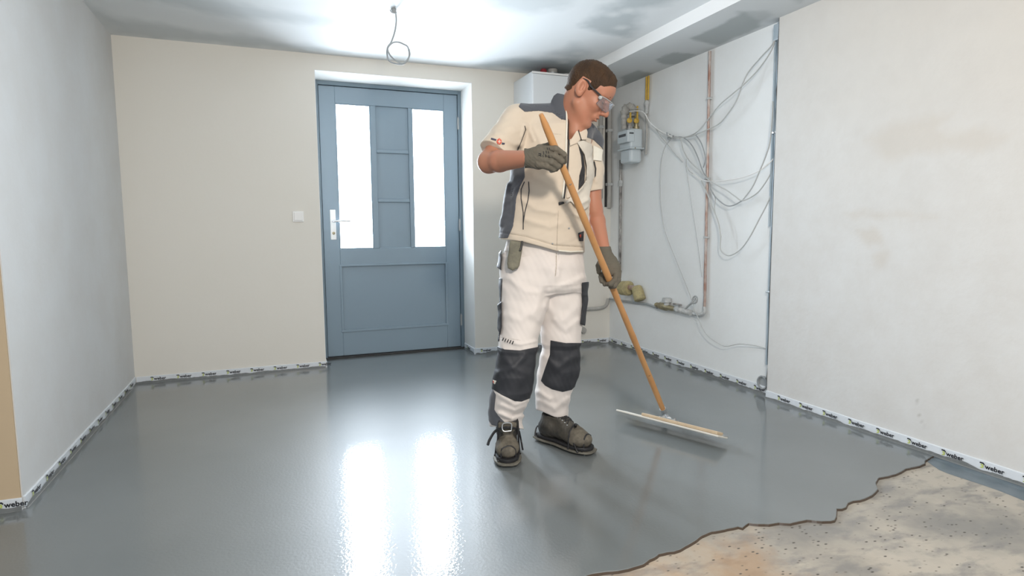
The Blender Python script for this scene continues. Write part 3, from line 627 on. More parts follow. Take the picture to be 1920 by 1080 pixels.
cable([(1304, 252), (1315, 269), (1322, 292), (1322, 304), (1319, 314)], [.05, .05, .04], 'short dark cable tail beside the copper pipe below the crossing pair', m='cable_dk')
cable([(1287, 298), (1287, 308), (1292, 320), (1303, 328)], [.03, .04, .03], 'tiny hooked cable end left of the copper pipe', r=.003)
cable([(1286, 310), (1292, 350), (1301, 410), (1310, 470), (1316, 520)], [.03, .02, .01], 'very thin vertical wire left of the copper pipe', r=.0016)
cable([(1333, 352), (1341, 372), (1340, 395), (1348, 420), (1352, 445)], [.05, .05, .05], 'inner short cable beside the deep U-shaped loop', m='cable', r=.0032)
# ================================================================ PERSON
# implicit surfaces meshed with surface nets, so that limbs and folds blend into single skins
import time
TIMING = False
def smin(a, b, k):
    h = np.clip(.5+.5*(b-a)/k, 0, 1); return b*(1-h)+a*h-k*h*(1-h)
def smax(a, b, k): return -smin(-a, -b, k)
def rc(P, a, b, ra, rb):
    a = np.asarray(a, np.float32); e = np.asarray(b, np.float32)-a; q = P-a; h = np.clip(q@e/(e@e), 0, 1)
    return np.linalg.norm(q-h[:, None]*e, axis=1)-(ra+(rb-ra)*h)
def ell(P, c, ax, r):
    q = (P-np.asarray(c, np.float32))@np.asarray(ax, np.float32).T; r = np.asarray(r, np.float32)
    k0 = np.linalg.norm(q/r, axis=1); k1 = np.linalg.norm(q/(r*r), axis=1); return k0*(k0-1)/np.maximum(k1, 1e-6)
def chain(P, pts, rad, k=.0):
    d = None
    for i in range(len(pts)-1):
        x = rc(P, pts[i], pts[i+1], rad[i], rad[i+1]); d = x if d is None else (smin(d, x, k) if k else np.minimum(d, x))
    return d
def to_view(P): return P@Rh, P@Ah, P[:, 2]
def rows_sdf(P, rows, ang=0., both=False):
    """stack of elliptical sections. rows: (height, centre across, centre in depth, half width, half depth)"""
    u, w_, z = to_view(P); R = np.array(sorted(rows)); f = [np.interp(z, R[:, 0], R[:, i]) for i in range(1, 5)]
    du, dw = u-f[0], w_-f[1]
    if ang: ca, sa = math.cos(ang), math.sin(ang); du, dw = du*ca+dw*sa, -du*sa+dw*ca
    k0 = np.sqrt((du/f[2])**2+(dw/f[3])**2)+1e-6; k1 = np.sqrt((du/f[2]**2)**2+(dw/f[3]**2)**2)+1e-6
    d = k0*(k0-1)/k1; return np.maximum(d, np.maximum(z-R[-1, 0], R[0, 0]-z))
def prow(py, xl, xr, D, hd):
    a, c = J(xl, py, D), J(xr, py, D); m = (a+c)/2; return (m[2], m@Rh, D, np.linalg.norm(c-a)/2, hd)
def pix(P):
    q, D = px_of(P); return q.astype(np.float32), D
def ppoly(P, poly):
    q, D = pix(P.astype(np.float32)); return poly_sd(q, poly)*D/F_PX
def pline(P, pts, wpx):
    q, D = pix(P); return (line_sd(q, pts)-wpx)*D/F_PX
def nets(name, f, lo, hi, h, m, parent, smooth=True, label=None, B=12, proj_=True, outer=False):
    t00 = time.time(); lo = np.asarray(lo, float); hi = np.asarray(hi, float); nb = np.maximum(1, np.ceil((hi-lo)/(h*B)).astype(int)); n = nb*B+1
    G = np.full(n, 1., np.float32)
    bi = np.stack(np.meshgrid(*[np.arange(k) for k in nb], indexing='ij'), -1).reshape(-1, 3)
    cen = (lo+(bi*B+B/2)*h).astype(np.float32); dc = f(cen); rad = h*B*.5*1.732
    sgn = np.where(dc < 0, -1., 1.)
    act = np.abs(dc) < rad*1.35+.004
    for b_, s_ in zip(bi[~act], sgn[~act]):
        if s_ < 0: i, j, k = b_*B; G[i:i+B+1, j:j+B+1, k:k+B+1] = -1
    off = np.stack(np.meshgrid(*[np.arange(B+1)]*3, indexing='ij'), -1).reshape(-1, 3)
    A = bi[act]
    for s0 in range(0, len(A), 60):
        ch = A[s0:s0+60]; idx = (ch[:, None]*B+off[None]).reshape(-1, 3); v = f((lo+idx*h).astype(np.float32)); G[idx[:, 0], idx[:, 1], idx[:, 2]] = v
    S = G < 0; c8 = np.zeros(n-1, np.uint8)
    for a in (0, 1):
        for b_ in (0, 1):
            for c in (0, 1): c8 += S[a:n[0]-1+a, b_:n[1]-1+b_, c:n[2]-1+c]
    cells = np.argwhere((c8 > 0) & (c8 < 8))
    if len(cells) == 0: print('EMPTY', name); return None
    acc = np.zeros((len(cells), 3)); cnt = np.zeros(len(cells))
    for ax in range(3):
        o1, o2 = [k for k in range(3) if k != ax]
        for a in (0, 1):
            for b_ in (0, 1):
                p = cells.copy(); p[:, o1] += a; p[:, o2] += b_; q = p.copy(); q[:, ax] += 1
                va = G[p[:, 0], p[:, 1], p[:, 2]]; vb = G[q[:, 0], q[:, 1], q[:, 2]]; m_ = (va < 0) != (vb < 0)
                t = np.where(m_, va/(va-vb+1e-12), 0); x = p.astype(float); x[:, ax] += t; acc[m_] += x[m_]; cnt[m_] += 1
    V = lo+acc/cnt[:, None]*h
    if proj_:
        e = h*.4
        for _ in range(2):
            Vf = V.astype(np.float32); d0 = f(Vf)
            g = np.stack([(f(Vf+np.eye(3, dtype=np.float32)[k]*e)-d0)/e for k in range(3)], 1); gn = (g*g).sum(1)
            st = -(d0/np.maximum(gn, .25))[:, None]*g; ln = np.linalg.norm(st, axis=1, keepdims=True); st *= np.minimum(1, h*.5/np.maximum(ln, 1e-9)); V = V+st
    ID = np.full(n-1, -1, np.int64); ID[cells[:, 0], cells[:, 1], cells[:, 2]] = np.arange(len(cells)); quads = []
    for ax in range(3):
        o1, o2 = [(1, 2), (2, 0), (0, 1)][ax]
        sl0 = [slice(None)]*3; sl1 = [slice(None)]*3; sl0[ax] = slice(0, -1); sl1[ax] = slice(1, None)
        ch = np.argwhere(S[tuple(sl0)] != S[tuple(sl1)]); ch = ch[(ch[:, o1] > 0) & (ch[:, o2] > 0) & (ch[:, o1] < n[o1]-1) & (ch[:, o2] < n[o2]-1)]
        ins = S[ch[:, 0], ch[:, 1], ch[:, 2]]
        def g_(a, b_):
            q = ch.copy(); q[:, o1] -= a; q[:, o2] -= b_; return ID[q[:, 0], q[:, 1], q[:, 2]]
        Q = np.stack([g_(1, 1), g_(0, 1), g_(0, 0), g_(1, 0)], 1); Q[~ins] = Q[~ins][:, ::-1]; quads.append(Q[(Q >= 0).all(1)])
    Q = np.vstack(quads)
    lab = np.arange(len(V)); E = np.vstack([Q[:, [0, 1]], Q[:, [1, 2]], Q[:, [2, 3]], Q[:, [3, 0]]])
    while True:                                    # keep the largest connected piece only
        new = lab.copy(); mn = np.minimum(lab[E[:, 0]], lab[E[:, 1]]); np.minimum.at(new, E[:, 0], mn); np.minimum.at(new, E[:, 1], mn); new = new[new]; new = new[new]
        if (new == lab).all(): break
        lab = new
    cn = np.bincount(lab[Q[:, 0]], minlength=len(V)); big = cn.argmax()
    if outer:                                      # thin trims: take the piece on the outer, room-facing side of the cloth
        c_ = np.flatnonzero(cn > .3*cn.max()); big = c_[np.argmin([(V[lab == k]@Ah).mean() for k in c_])]
    Q = Q[lab[Q[:, 0]] == big]; used = np.unique(Q); mp = np.full(len(V), -1); mp[used] = np.arange(len(used)); V = V[used]; Q = mp[Q]
    if TIMING: print('NETS %-16s %6d v %5.2fs' % (name, len(V), time.time()-t00))
    return mesh(name, V, Q, m, parent, smooth, label)
def bounds(pts, pad): P = np.array(pts); return P.min(0)-pad, P.max(0)+pad
def vbox(x0, x1, y0, y1, D0, D1, pad=.012):
    return bounds([J(x, y, D) for x in (x0, x1) for y in (y0, y1) for D in (D0, D1)], pad)
def wr(P, s, seed):  # cheap smooth noise for cloth
    r = np.random.RandomState(seed); o = 0
    for i in range(4):
        k = (r.randn(3)*s*(1+.5*i)).astype(np.float32); o = o+np.sin(P@k+r.rand()*6.28+1.5*np.sin(P@(r.randn(3)*s*.6).astype(np.float32)))/(1+.5*i)
    return o/2.2
class Folds:
    """ridges and creases along drawn lines, kept in a small height table"""
    def __init__(s, folds, x0, x1, y0, y1):
        s.x0, s.y0 = x0, y0; gx, gy = np.meshgrid(np.arange(x0, x1+1), np.arange(y0, y1+1)); Q = np.stack([gx.ravel(), gy.ravel()], 1).astype(np.float32)
        h = np.zeros(len(Q), np.float32)
        for pts, a, wd in folds: x = line_sd(Q, pts)/max(wd, 1.5); h += 1.6*a*np.exp(-x*x)
        s.h = h.reshape(gx.shape)
    def __call__(s, P):
        q, D = pix(P); H, W = s.h.shape; x = np.clip(q[:, 0]-s.x0, 0, W-1.01); y = np.clip(q[:, 1]-s.y0, 0, H-1.01); i = x.astype(int); j = y.astype(int); fx = x-i; fy = y-j; h = s.h
        v = (h[j, i]*(1-fx)+h[j, i+1]*fx)*(1-fy)+(h[j+1, i]*(1-fx)+h[j+1, i+1]*fx)*fy
        return v

M['skin'] = mat('skin', (.43, .20, .125), .5, bump=.006, bscale=150, var=.35, vscale=16, vcol=(.47, .17, .11), spec=.4)
M['skin'].node_tree.nodes['Principled BSDF'].inputs['Subsurface Weight'].default_value = .08
M['skin'].node_tree.nodes['Principled BSDF'].inputs['Subsurface Radius'].default_value = (.01, .004, .002)
M['hair'] = mat('short_brown_hair', (.036, .019, .009), .65, bump=.12, bscale=260, var=.8, vscale=30, vcol=(.075, .038, .016), stretch=(1, 1, .35), spec=.3)
M['cream'] = mat('cream_workwear', (.62, .535, .435), .85, bump=.012, bscale=160, var=.3, vscale=14, vcol=(.56, .49, .40), spec=.2, sheen=.2)
M['cream_l'] = mat('pale_workwear_reverse', (.72, .70, .62), .85, bump=.012, bscale=160, spec=.2)
M['flap'] = mat('cream_flap_reverse', (.62, .58, .51), .85, bump=.012, bscale=160, var=.3, vscale=18, vcol=(.54, .50, .44), spec=.2)
M['greycl'] = mat('grey_workwear', (.085, .092, .108), .8, bump=.012, bscale=160, spec=.25, sheen=.2)
M['darkcl'] = mat('dark_workwear', (.028, .030, .036), .6, bump=.015, bscale=200, var=.5, vscale=18, vcol=(.048, .050, .058), spec=.4)
M['white_tr'] = mat('white_work_trousers', (.72, .665, .63), .85, bump=.012, bscale=170, var=.2, vscale=9, vcol=(.70, .66, .62), spec=.2, sheen=.2)
M['seam'] = mat('seam_thread', (.42, .36, .29), .9)  # beige thread colour, darker than the cloth
M['glove'] = mat('grey_work_glove', (.135, .118, .092), .75, bump=.05, bscale=140, var=.6, vscale=24, vcol=(.10, .098, .080), spec=.25)
M['glove_tip'] = mat('glove_coating', (.15, .14, .11), .5, bump=.03, bscale=100)
M['lace'] = mat('grey_lace', (.07, .066, .06), .8)
M['black'] = mat('black_webbing', (.018, .018, .020), .55)
M['boot'] = mat('dusty_boot_leather', (.030, .029, .027), .6, bump=.06, bscale=70, var=.8, vscale=14, vcol=(.085, .076, .060))
M['boot_toe'] = mat('dusty_toe_cap', (.17, .15, .115), .75, bump=.08, bscale=50, var=.9, vscale=26, vcol=(.075, .066, .052))
M['sole'] = mat('overshoe_plate', (.17, .16, .13), .6, bump=.04, bscale=60, var=.7, vscale=30, vcol=(.09, .085, .075))
M['pouch'] = mat('olive_grey_pouch', (.20, .19, .14), .8, bump=.06, bscale=50, var=.8, vscale=24, vcol=(.12, .115, .09))
M['wood'] = mat('turned_wood_pole', (.55, .29, .115), .5, bump=.02, bscale=90, var=.55, vscale=14, vcol=(.42, .19, .065), stretch=(1, 1, .12))
M['wood_pale'] = mat('pale_wood_board', (.60, .47, .32), .6, bump=.02, bscale=60, var=.5, vscale=20, vcol=(.48, .36, .24))
M['white_paint'] = mat('white_blade_edge', (.72, .70, .64), .5)
M['red_print'] = mat('red_print', (.60, .09, .05), .6)
M['blue_print'] = mat('dark_blue_print', (.05, .05, .09), .6)
M['eye'] = mat('eye_white', (.6, .56, .52), .3)
gm = bpy.data.materials.new('clear_lens'); gm.use_nodes = True; gb = gm.node_tree.nodes['Principled BSDF']
gb.inputs['Base Color'].default_value = (.86, .92, 1, 1); gb.inputs['Roughness'].default_value = .04; gb.inputs['Transmission Weight'].default_value = .94; gb.inputs['IOR'].default_value = 1.25; M['lens'] = gm

PO = J(1008, 640, 2.66); PO[2] = 0
man = thing('person', 'man in cream and grey jacket, white trousers and safety glasses, holding a long wooden pole', 'person', PO)

# ---- head frame
PT, YW = math.radians(37), math.radians(12)
hf0 = Rh*math.cos(YW)-Ah*math.sin(YW)           # level heading of the face
hx = hf0*math.cos(PT)-Zh*math.sin(PT); hz = hf0*math.sin(PT)+Zh*math.cos(PT); hy = np.cross(hz, hx)  # hy: his left (away from us)
rl = math.radians(4); hy, hz = hy*math.cos(rl)+hz*math.sin(rl), -hy*math.sin(rl)+hz*math.cos(rl)
HS = 1.06; HC = J(1101, 170, 2.60)-(-hy)*.0
HAX = np.stack([hx, hy, hz])
def HL(x, y, z): return HC+HS*(x*hx+y*hy+z*hz)
def hq(P): return ((P-HC.astype(np.float32))@HAX.astype(np.float32).T)/HS
def le(q, c, r):
    v = (q-np.array(c, np.float32)); r = np.array(r, np.float32); k0 = np.linalg.norm(v/r, axis=1); k1 = np.linalg.norm(v/(r*r), axis=1)
    return k0*(k0-1)/np.maximum(k1, 1e-6)
def lrc(q, a, b, ra, rb): return rc(q, a, b, ra, rb)
def head_sdf(P):
    q = hq(P); s = q.copy(); s[:, 1] = np.abs(s[:, 1])
    d = le(q, (-.006, 0, .028), (.090, .074, .080))
    d = smin(d, le(q, (.052, 0, .038), (.046, .058, .046)), .03)        # forehead
    d = smin(d, le(q, (.030, 0, -.040), (.062, .056, .078)), .03)       # face mass
    d = smin(d, le(s, (.062, .036, -.024), (.024, .022, .022)), .02)    # cheekbone
    d = smin(d, lrc(s, (.005, .050, -.062), (.066, .020, -.104), .018, .016), .024)  # jaw line
    d = smin(d, le(q, (.074, 0, -.104), (.020, .022, .016)), .018)      # chin
    d = smin(d, lrc(s, (.082, .012, .021), (.068, .046, .021), .011, .009), .014)    # brow ridge
    d = smax(d, -le(s, (.094, .031, .002), (.017, .019, .013)), .010)   # socket
    d = smin(d, le(s, (.072, .031, .000), (.0145, .0155, .0135)), .004)   # eyeball with lid
    d = smin(d, lrc(q, (.088, 0, .014), (.112, 0, -.026), .0085, .0115), .010)       # nose bridge
    d = smin(d, le(q, (.115, 0, -.033), (.0125, .0115, .0105)), .008)
    d = smin(d, le(s, (.103, .0115, -.037), (.011, .0075, .0085)), .006)
    d = smax(d, -le(s, (.1075, .0070, -.0465), (.006, .0035, .004)), .002)
    d = smin(d, le(q, (.088, 0, -.062), (.013, .028, .020)), .012)      # muzzle
    d = smin(d, le(q, (.0985, 0, -.0605), (.0065, .021, .0045)), .004)
    d = smin(d, le(q, (.0965, 0, -.0730), (.0070, .019, .0050)), .004)
    d = smax(d, -le(q, (.108, 0, -.0668), (.014, .022, .0017)), .003)
    d = smax(d, -le(q, (.096, 0, -.085), (.008, .02, .005)), .006)
    # ear
    c, sn = math.cos(.25), math.sin(.25); e = s-np.array((-.012, .077, -.006), np.float32)
    ex = e[:, 0]*c+e[:, 2]*sn; ez = -e[:, 0]*sn+e[:, 2]*c; ey = e[:, 1]-.25*(-ex)
    E_ = np.stack([ex, ey, ez], 1)
    ear = le(E_, (0, 0, 0), (.0195, .0100, .033)); ear = smax(ear, -le(E_, (.004, .0115, .003), (.0120, .0095, .0215)), .0018); ear = smin(ear, lrc(E_, (-.004, .004, .014), (-.006, .005, -.010), .0028, .0028), .003)
    ear = smin(ear, le(E_, (.004, .001, -.026), (.009, .006, .009)), .006); ear = smin(ear, le(E_, (.013, .002, -.004), (.005, .005, .007)), .004)
    d = smin(d, ear, .005)
    return d*HS
NB = J(1066, 236, 2.70)
def neck_sdf(P):
    d = rc(P, HL(-.026, 0, -.026), NB, .052, .064); d = smin(d, rc(P, HL(.01, 0, -.07), J(1079, 246, 2.62), .040, .040), .03)
    return d
# ---- arms
RSh, REl, RWr = J(970, 226, 2.66), J(916, 304, 2.52), J(990, 297, 2.33)
LSh, LEl, LWr = J(1106, 268, 2.82), J(1113, 392, 2.78), J(1133, 470, 2.66)
def arm_sdf(P, s, e, w_, k=1.):
    m = s+(e-s)*.45; fm = e+(w_-e)*.3
    d = chain(P, [s, m, e], [.054*k, .050*k, .042*k], .01); d = smin(d, chain(P, [e, fm, w_], [.0425*k, .043*k, .029*k], .01), .02); return d
TR = [prow(222, 985, 1110, 2.72, .07), prow(250, 968, 1112, 2.72, .105), prow(300, 966, 1098, 2.71, .12), prow(360, 965, 1092, 2.70, .12), prow(420, 962, 1088, 2.69, .115), prow(470, 962, 1082, 2.69, .10), prow(505, 968, 1076, 2.69, .09)]
def body_sdf(P):
    P = P.astype(np.float32); d = np.full(len(P), .3, np.float32)
    m_ = np.linalg.norm(P-HC.astype(np.float32), axis=1) < .26
    if m_.any(): d[m_] = smin(head_sdf(P[m_]), neck_sdf(P[m_]), .018)
    d = smin(d, rows_sdf(P, TR), .03)
    d = smin(d, rc(P, RSh, J(1040, 238, 2.70), .05, .06), .03); d = smin(d, rc(P, LSh, J(1080, 250, 2.74), .046, .055), .03)
    d = smin(d, arm_sdf(P, RSh, REl, RWr), .014); d = smin(d, arm_sdf(P, LSh, LEl, LWr, .88), .014)
    return d
lo, hi = vbox(885, 1160, 105, 505, 2.26, 2.90)
body = nets('body', body_sdf, lo, hi, .0027, 'skin', man, B=10)

# ---- hair
def hair_sdf(P):
    q = hq(P); s = q.copy(); s[:, 1] = np.abs(s[:, 1])
    d = le(q, (-.006, 0, .028), (.090, .074, .080)); d = smin(d, le(q, (.052, 0, .038), (.046, .058, .046)), .03)
    d = smin(d, lrc(q, (-.026, 0, -.026), (-.040, 0, -.08), .0495, .051), .012); top = np.clip((q[:, 2]-.05)/.07, 0, 1)
    # hairline seen from the side, mirrored left and right
    H = [(.103, .078), (.074, .060), (.058, .042), (.046, .040), (.040, .018), (.030, .012), (.022, -.014), (.010, -.014), (.006, .032), (-.030, .030), (-.038, -.004), (-.042, -.030), (-.060, -.046), (-.14, -.036), (-.15, .16), (.06, .17), (.125, .12)]
    h = poly_sd(np.stack([q[:, 0]-.25*np.clip(.03-s[:, 1], 0, 1)*0, q[:, 2]], 1), H)
    fade = np.clip(-h/.028, .12, 1)                # clipped shorter towards the hairline
    d = d-fade*(.003+.005*top+.006*np.clip(q[:, 0]/.08, 0, 1)*top+.0012*wr(q, 190, 3)+.0009*wr(q, 420, 5))-.0004
    return smax(d, h, .003)*HS
lo, hi = bounds([HC], .17)
hair = nets('hair', hair_sdf, lo, hi, .0023, 'hair', man, proj_=False)
for s in (-1, 1):
    MB().tube([HL(*p) for p in [(.094, s*.013, .0225), (.0935, s*.024, .028), (.084, s*.038, .028), (.073, s*.049, .022)]], [.002, .0038, .0035, .0015], 8).build('eyebrow', 'hair', man, True)
    MB().tube([HL(*p) for p in [(.0865, s*.018, -.006), (.0885, s*.028, -.0075), (.0855, s*.039, -.006), (.080, s*.045, -.003)]], [.0008, .0016, .0016, .0008], 6).build('eyelashes', 'hair', man, True)

# ---- safety glasses
sg = thing('safety_glasses', None, None, HL(.1, 0, 0)); sg.parent = man; sg.location = Vector(HL(.1, 0, 0)-PO)
def lens_mesh(s):
    V = []; Fc = []; n, k = 14, 8
    for i in range(n+1):
        a = .06+(.86)*i/n                         # angle round the face
        for j in range(k+1):
            b_ = j/k; z = .014-.042*b_*(1-.25*(i/n)**3)-.004*(i/n)**2
            rx = .121-.010*abs(b_-.4); V.append(HL(.0+rx*math.cos(a)*1.0, s*.066*math.sin(a)/math.sin(.92), z))
    for i in range(n):
        for j in range(k): q = i*(k+1)+j; Fc.append((q, q+1, q+k+2, q+k+1))
    return V, Fc
for s in (-1, 1):
    V, Fc = lens_mesh(s); o = mesh('lens', V, Fc, 'lens', sg, True, label='clear wraparound lens')
    sm = o.modifiers.new('th', 'SOLIDIFY'); sm.thickness = .0018
    MB().tube(smooth_path([HL(.070, s*.068, .010), HL(.045, s*.074, .013), HL(.020, s*.079, .016), HL(-.004, s*.080, .026), HL(-.026, s*.079, .022)], 5), [.0036]*16+[.003]*4+[.0022], 8).build('temple', 'black', sg, True)
    MB().lathe(HL(.071, s*.067, .004), -hy*(1 if s < 0 else -1), [(-.002, .008), (.004, .008), (.006, .005)], 16).build('hinge_disc', 'grey_pl', sg, True)
    MB().tube(smooth_path([HL(.070, s*.068, .010), HL(.090, s*.054, .014), HL(.110, s*.030, .015), HL(.119, s*.004, .015)], 5), .0021, 8).build('brow_bar', 'grey_pl', sg, True)
MB().tube([HL(.119, -.006, .013), HL(.120, 0, .009), HL(.119, .006, .013)], .003, 8).build('nose_bridge', 'grey_pl', sg, True)

# ---- jacket
JR = [prow(213, 985, 1098, 2.72, .055), prow(222, 968, 1110, 2.71, .085), prow(240, 962, 1114, 2.70, .115), prow(270, 962, 1108, 2.70, .132), prow(300, 962, 1102, 2.69, .142), prow(340, 956, 1104, 2.69, .146), prow(380, 947, 1106, 2.68, .146),
      prow(415, 941, 1103, 2.68, .146), prow(445, 936, 1098, 2.68, .148), prow(476, 931, 1094, 2.68, .150)]
SLR = [RSh+Zh*.0, RSh+(REl-RSh)*.42+Zh*.004, RSh+(REl-RSh)*.84+Zh*.01]
SLL = [LSh, LSh+(LEl-LSh)*.4, J(1108, 356, 2.79)]
HEM = [(880, 100), (1180, 100), (1180, 476), (1100, 474), (1075, 474), (1045, 471), (1010, 461), (980, 453), (955, 450), (940, 449), (922, 446), (880, 440)]
def jacket0(P):
    d = rows_sdf(P, JR)
    d = smin(d, rc(P, RSh+Zh*.004, J(1042, 224, 2.70), .060, .068), .03); d = smin(d, rc(P, LSh+Zh*.002, J(1088, 238, 2.74), .054, .060), .03)
    sr = chain(P, SLR, [.066, .066, .064], .01); e = (REl-RSh)/np.linalg.norm(REl-RSh)
    sr = smax(sr, (P-(RSh+(REl-RSh)*.80).astype(np.float32))@(e*.93+Zh*-.12+Rh*-.10).astype(np.float32), .004)
    sl = chain(P, SLL, [.056, .056, .057], .01); sl = smax(sl, J(1108, 359, 2.79)[2]-P[:, 2]+.12*((P-LSh.astype(np.float32))@Rh.astype(np.float32)), .004)
    d = smin(smin(d, sr, .022), sl, .02)
    if not FJ: FJ.append(Folds(FOLD_J, 880, 1160, 160, 500))
    d = d-FJ[0](P)
    return d-.0032*wr(P, 22, 2)-.0014*wr(P, 55, 4)
FJ = []
FOLD_J = [([(985, 235), (978, 275)], .005, 5), ([(990, 238), (1000, 262)], .004, 4), ([(1000, 240), (1020, 280)], .003, 5), ([(975, 372), (1005, 392), (1040, 398)], .004, 6), ([(985, 412), (1030, 425), (1050, 420)], .004, 6),
          ([(1062, 380), (1075, 400), (1092, 408)], .006, 5), ([(1060, 376), (1085, 385), (1102, 375)], .006, 5), ([(1066, 405), (1088, 440)], .004, 5), ([(950, 345), (945, 380), (938, 420)], .005, 5), ([(958, 350), (956, 400)], -.004, 4),
          ([(930, 250), (960, 268), (978, 272)], .004, 6), ([(925, 275), (955, 284), (980, 282)], .003, 4), ([(1110, 300), (1118, 340)], .005, 5), ([(1100, 330), (1090, 352), (1078, 365)], .007, 4),
          ([(975, 345), (960, 372)], .004, 5), ([(1000, 330), (1040, 350)], .003, 8), ([(938, 436), (985, 443), (1040, 460), (1092, 463)], -.0025, 1.6)]
OPEN = [(1064, 150), (1064, 262), (1069, 266), (1085, 240), (1086, 232), (1100, 225), (1110, 150)]
def near_side(P, D): return P@Ah.astype(np.float32)-D
NBf = NB.astype(np.float32)
def collar0(P):
    a = J(1071, 262, 2.69); b_ = J(1057, 170, 2.71); d = rc(P, a, b_, .092, .078)
    return d
COL = [(1030, 196), (1034, 180), (1046, 173), (1060, 180), (1066, 196), (1064, 235), (1050, 222), (1038, 212)]
def jacket(P):
    d = jacket0(P); d = smax(d, ppoly(P, HEM), .004)
    hole = np.maximum(ppoly(P, OPEN), near_side(P, 2.70)); d = smax(d, -hole, .004)
    col = np.maximum(np.abs(collar0(P)+.0)-.0035, 0*d-1)
    z = P[:, 2]; u = P@Rh.astype(np.float32); col = np.maximum(col, J(1050, 240, 2.7)[2]-z); col = np.maximum(col, z-(J(1040, 181, 2.7)[2]-.30*(u-(J(1040, 181, 2.7)@Rh))))
    col = np.maximum(col, ppoly(P, [(1034, 300), (1034, 190), (1039, 180), (1050, 172), (1075, 168), (1120, 168), (1120, 300)]))
    op2 = np.maximum(ppoly(P, [(1063, 150), (1063, 262), (1072, 262), (1091, 240), (1091, 150)]), near_side(P, 2.68)); col = np.maximum(col, -op2)
    d = smin(d, col, .006)
    nk = np.maximum(rc(P, J(1068, 235, 2.70), J(1050, 150, 2.72), .070, .070), -1+0*d)
    return smax(d, -nk, .004)
jlo, jhi = vbox(900, 1138, 165, 482, 2.42, 2.92)
jk = nets('jacket', jacket, jlo, jhi, .0034, 'cream', man, B=10)
def shell(name, m, region, th=.0022, off=0., h=.0022, parent=None, base=None, box=None, Dmax=2.72, label=None, amp=None, k=.0015):
    """a thin layer that follows the surface of a garment inside a region"""
    base = base or jacket; gloveR_ = globals().get('gloveR', 0)
    xs = [p[0] for p in box]; ys = [p[1] for p in box]
    c = [J(x, y, D) for x in (min(xs), max(xs)) for y in (min(ys), max(ys)) for D in (2.22 if base is gloveR_ else 2.36, Dmax)]
    lo, hi = bounds(c, .004)
    def f(P):
        d = np.abs(base(P)-off)-th; d = smax(d, region(P), k); return np.maximum(d, near_side(P, Dmax))
    return nets(name, f, lo, hi, h, m, parent or jk, label=label, proj_=False, outer=True)
def ppart(name, m, poly, **kw): return shell(name, m, lambda P: ppoly(P, poly), box=poly, **kw)
def lpart(name, m, pts, wpx, **kw):
    q = np.array(pts); bx = [(q[:, 0].min()-wpx-1, q[:, 1].min()-wpx-1), (q[:, 0].max()+wpx+1, q[:, 1].max()+wpx+1)]
    return shell(name, m, lambda P: pline(P, pts, wpx), box=bx, **kw)
ppart('shoulder_yoke', 'greycl', [(972, 200), (980, 185), (1028, 182), (1028, 160), (1066, 160), (1064, 186), (1064, 226), (1052, 224), (1036, 212), (1010, 208), (984, 210)], h=.0028, Dmax=2.90, label='grey yoke and stand-up collar')
ppart('shoulder_yoke', 'greycl', [(1097, 222), (1112, 232), (1128, 250), (1138, 276), (1130, 279), (1112, 262), (1100, 258)], h=.0028, Dmax=2.95, label='grey left shoulder panel')
ppart('side_panel', 'greycl', [(900, 330), (945, 330), (950, 318), (983, 308), (984, 332), (975, 350), (968, 372), (966, 395), (962, 425), (952, 447), (915, 446), (900, 420)], h=.003, Dmax=2.88, label='dark grey side panel', th=.003)
lpart('zip', 'black', [(1066, 198), (1067, 230), (1066, 262), (1065, 300), (1062, 340), (1058, 371)], 1.5, th=.004, off=.002)
lpart('zip_trim', 'cream_l', [(1062, 196), (1063, 230), (1062, 262), (1061, 300), (1058, 340), (1055, 370)], 1.6, th=.0045, off=.003)
ppart('inner_placket', 'cream', [(1068, 262), (1086, 250), (1091, 285), (1093, 310), (1088, 345), (1082, 368), (1062, 372), (1066, 320)], th=.0025, off=.0045)
ppart('gap_shade', 'black', [(1083, 268), (1094, 290), (1097, 318), (1096, 343), (1084, 357), (1086, 330), (1091, 312), (1089, 292)], th=.002, off=.0075, label='dark layer put in as shade beside the front flap')  # black layer stands in for the shade between jacket front and flap
ppart('front_flap', 'flap', [(1081, 266), (1094, 263), (1110, 270), (1116, 300), (1115, 330), (1107, 358), (1104, 388), (1092, 396), (1080, 388), (1070, 378), (1058, 386), (1061, 377), (1078, 362), (1090, 352), (1099, 338), (1100, 312), (1096, 290)], th=.0035, off=.012, k=.004, h=.0028, label='open front flap folded outwards')
ppart('collar_wing', 'cream', [(1084, 240), (1090, 233), (1098, 236), (1102, 248), (1100, 262), (1088, 262), (1083, 268), (1069, 274), (1068, 266)], th=.004, off=.012, k=.003)
lpart('collar_zip', 'black', [(1086, 236), (1085, 246), (1090, 262)], 1.0, th=.0035, off=.0155)
ppart('flap_patch', 'cream_l', [(1112, 272), (1131, 281), (1128, 302), (1112, 300)], th=.003, off=.006, Dmax=2.84, label='pale yellow-white sleeve patch')
lpart('sleeve_zip', 'black', [(1114, 303), (1117, 316), (1116, 330)], 1.3, th=.003, off=.010, Dmax=2.84)
lpart('armhole_piping', 'black', [(984, 236), (986, 243), (978, 264), (970, 284)], .7, th=.0022, off=.002)
lpart('pocket_piping', 'darkcl', [(983, 341), (977, 355), (977, 372), (981, 398), (981, 430)], .9, th=.003, off=.0012)
lpart('pocket_piping', 'darkcl', [(991, 341), (992, 358), (990, 375), (984, 398), (981, 418)], .9, th=.003, off=.0012)
lpart('seam', 'seam', [(943, 436), (985, 443), (1040, 460), (1093, 463)], .6, th=.0020)
lpart('seam', 'seam', [(1047, 395), (1045, 430), (1044, 468)], .6, th=.0022)
lpart('seam', 'seam', [(1032, 250), (1052, 252)], .5, th=.0020)
lpart('hem_band', 'cream_l', [(1048, 470), (1070, 472), (1093, 471)], 1.4, th=.0045, off=.001)
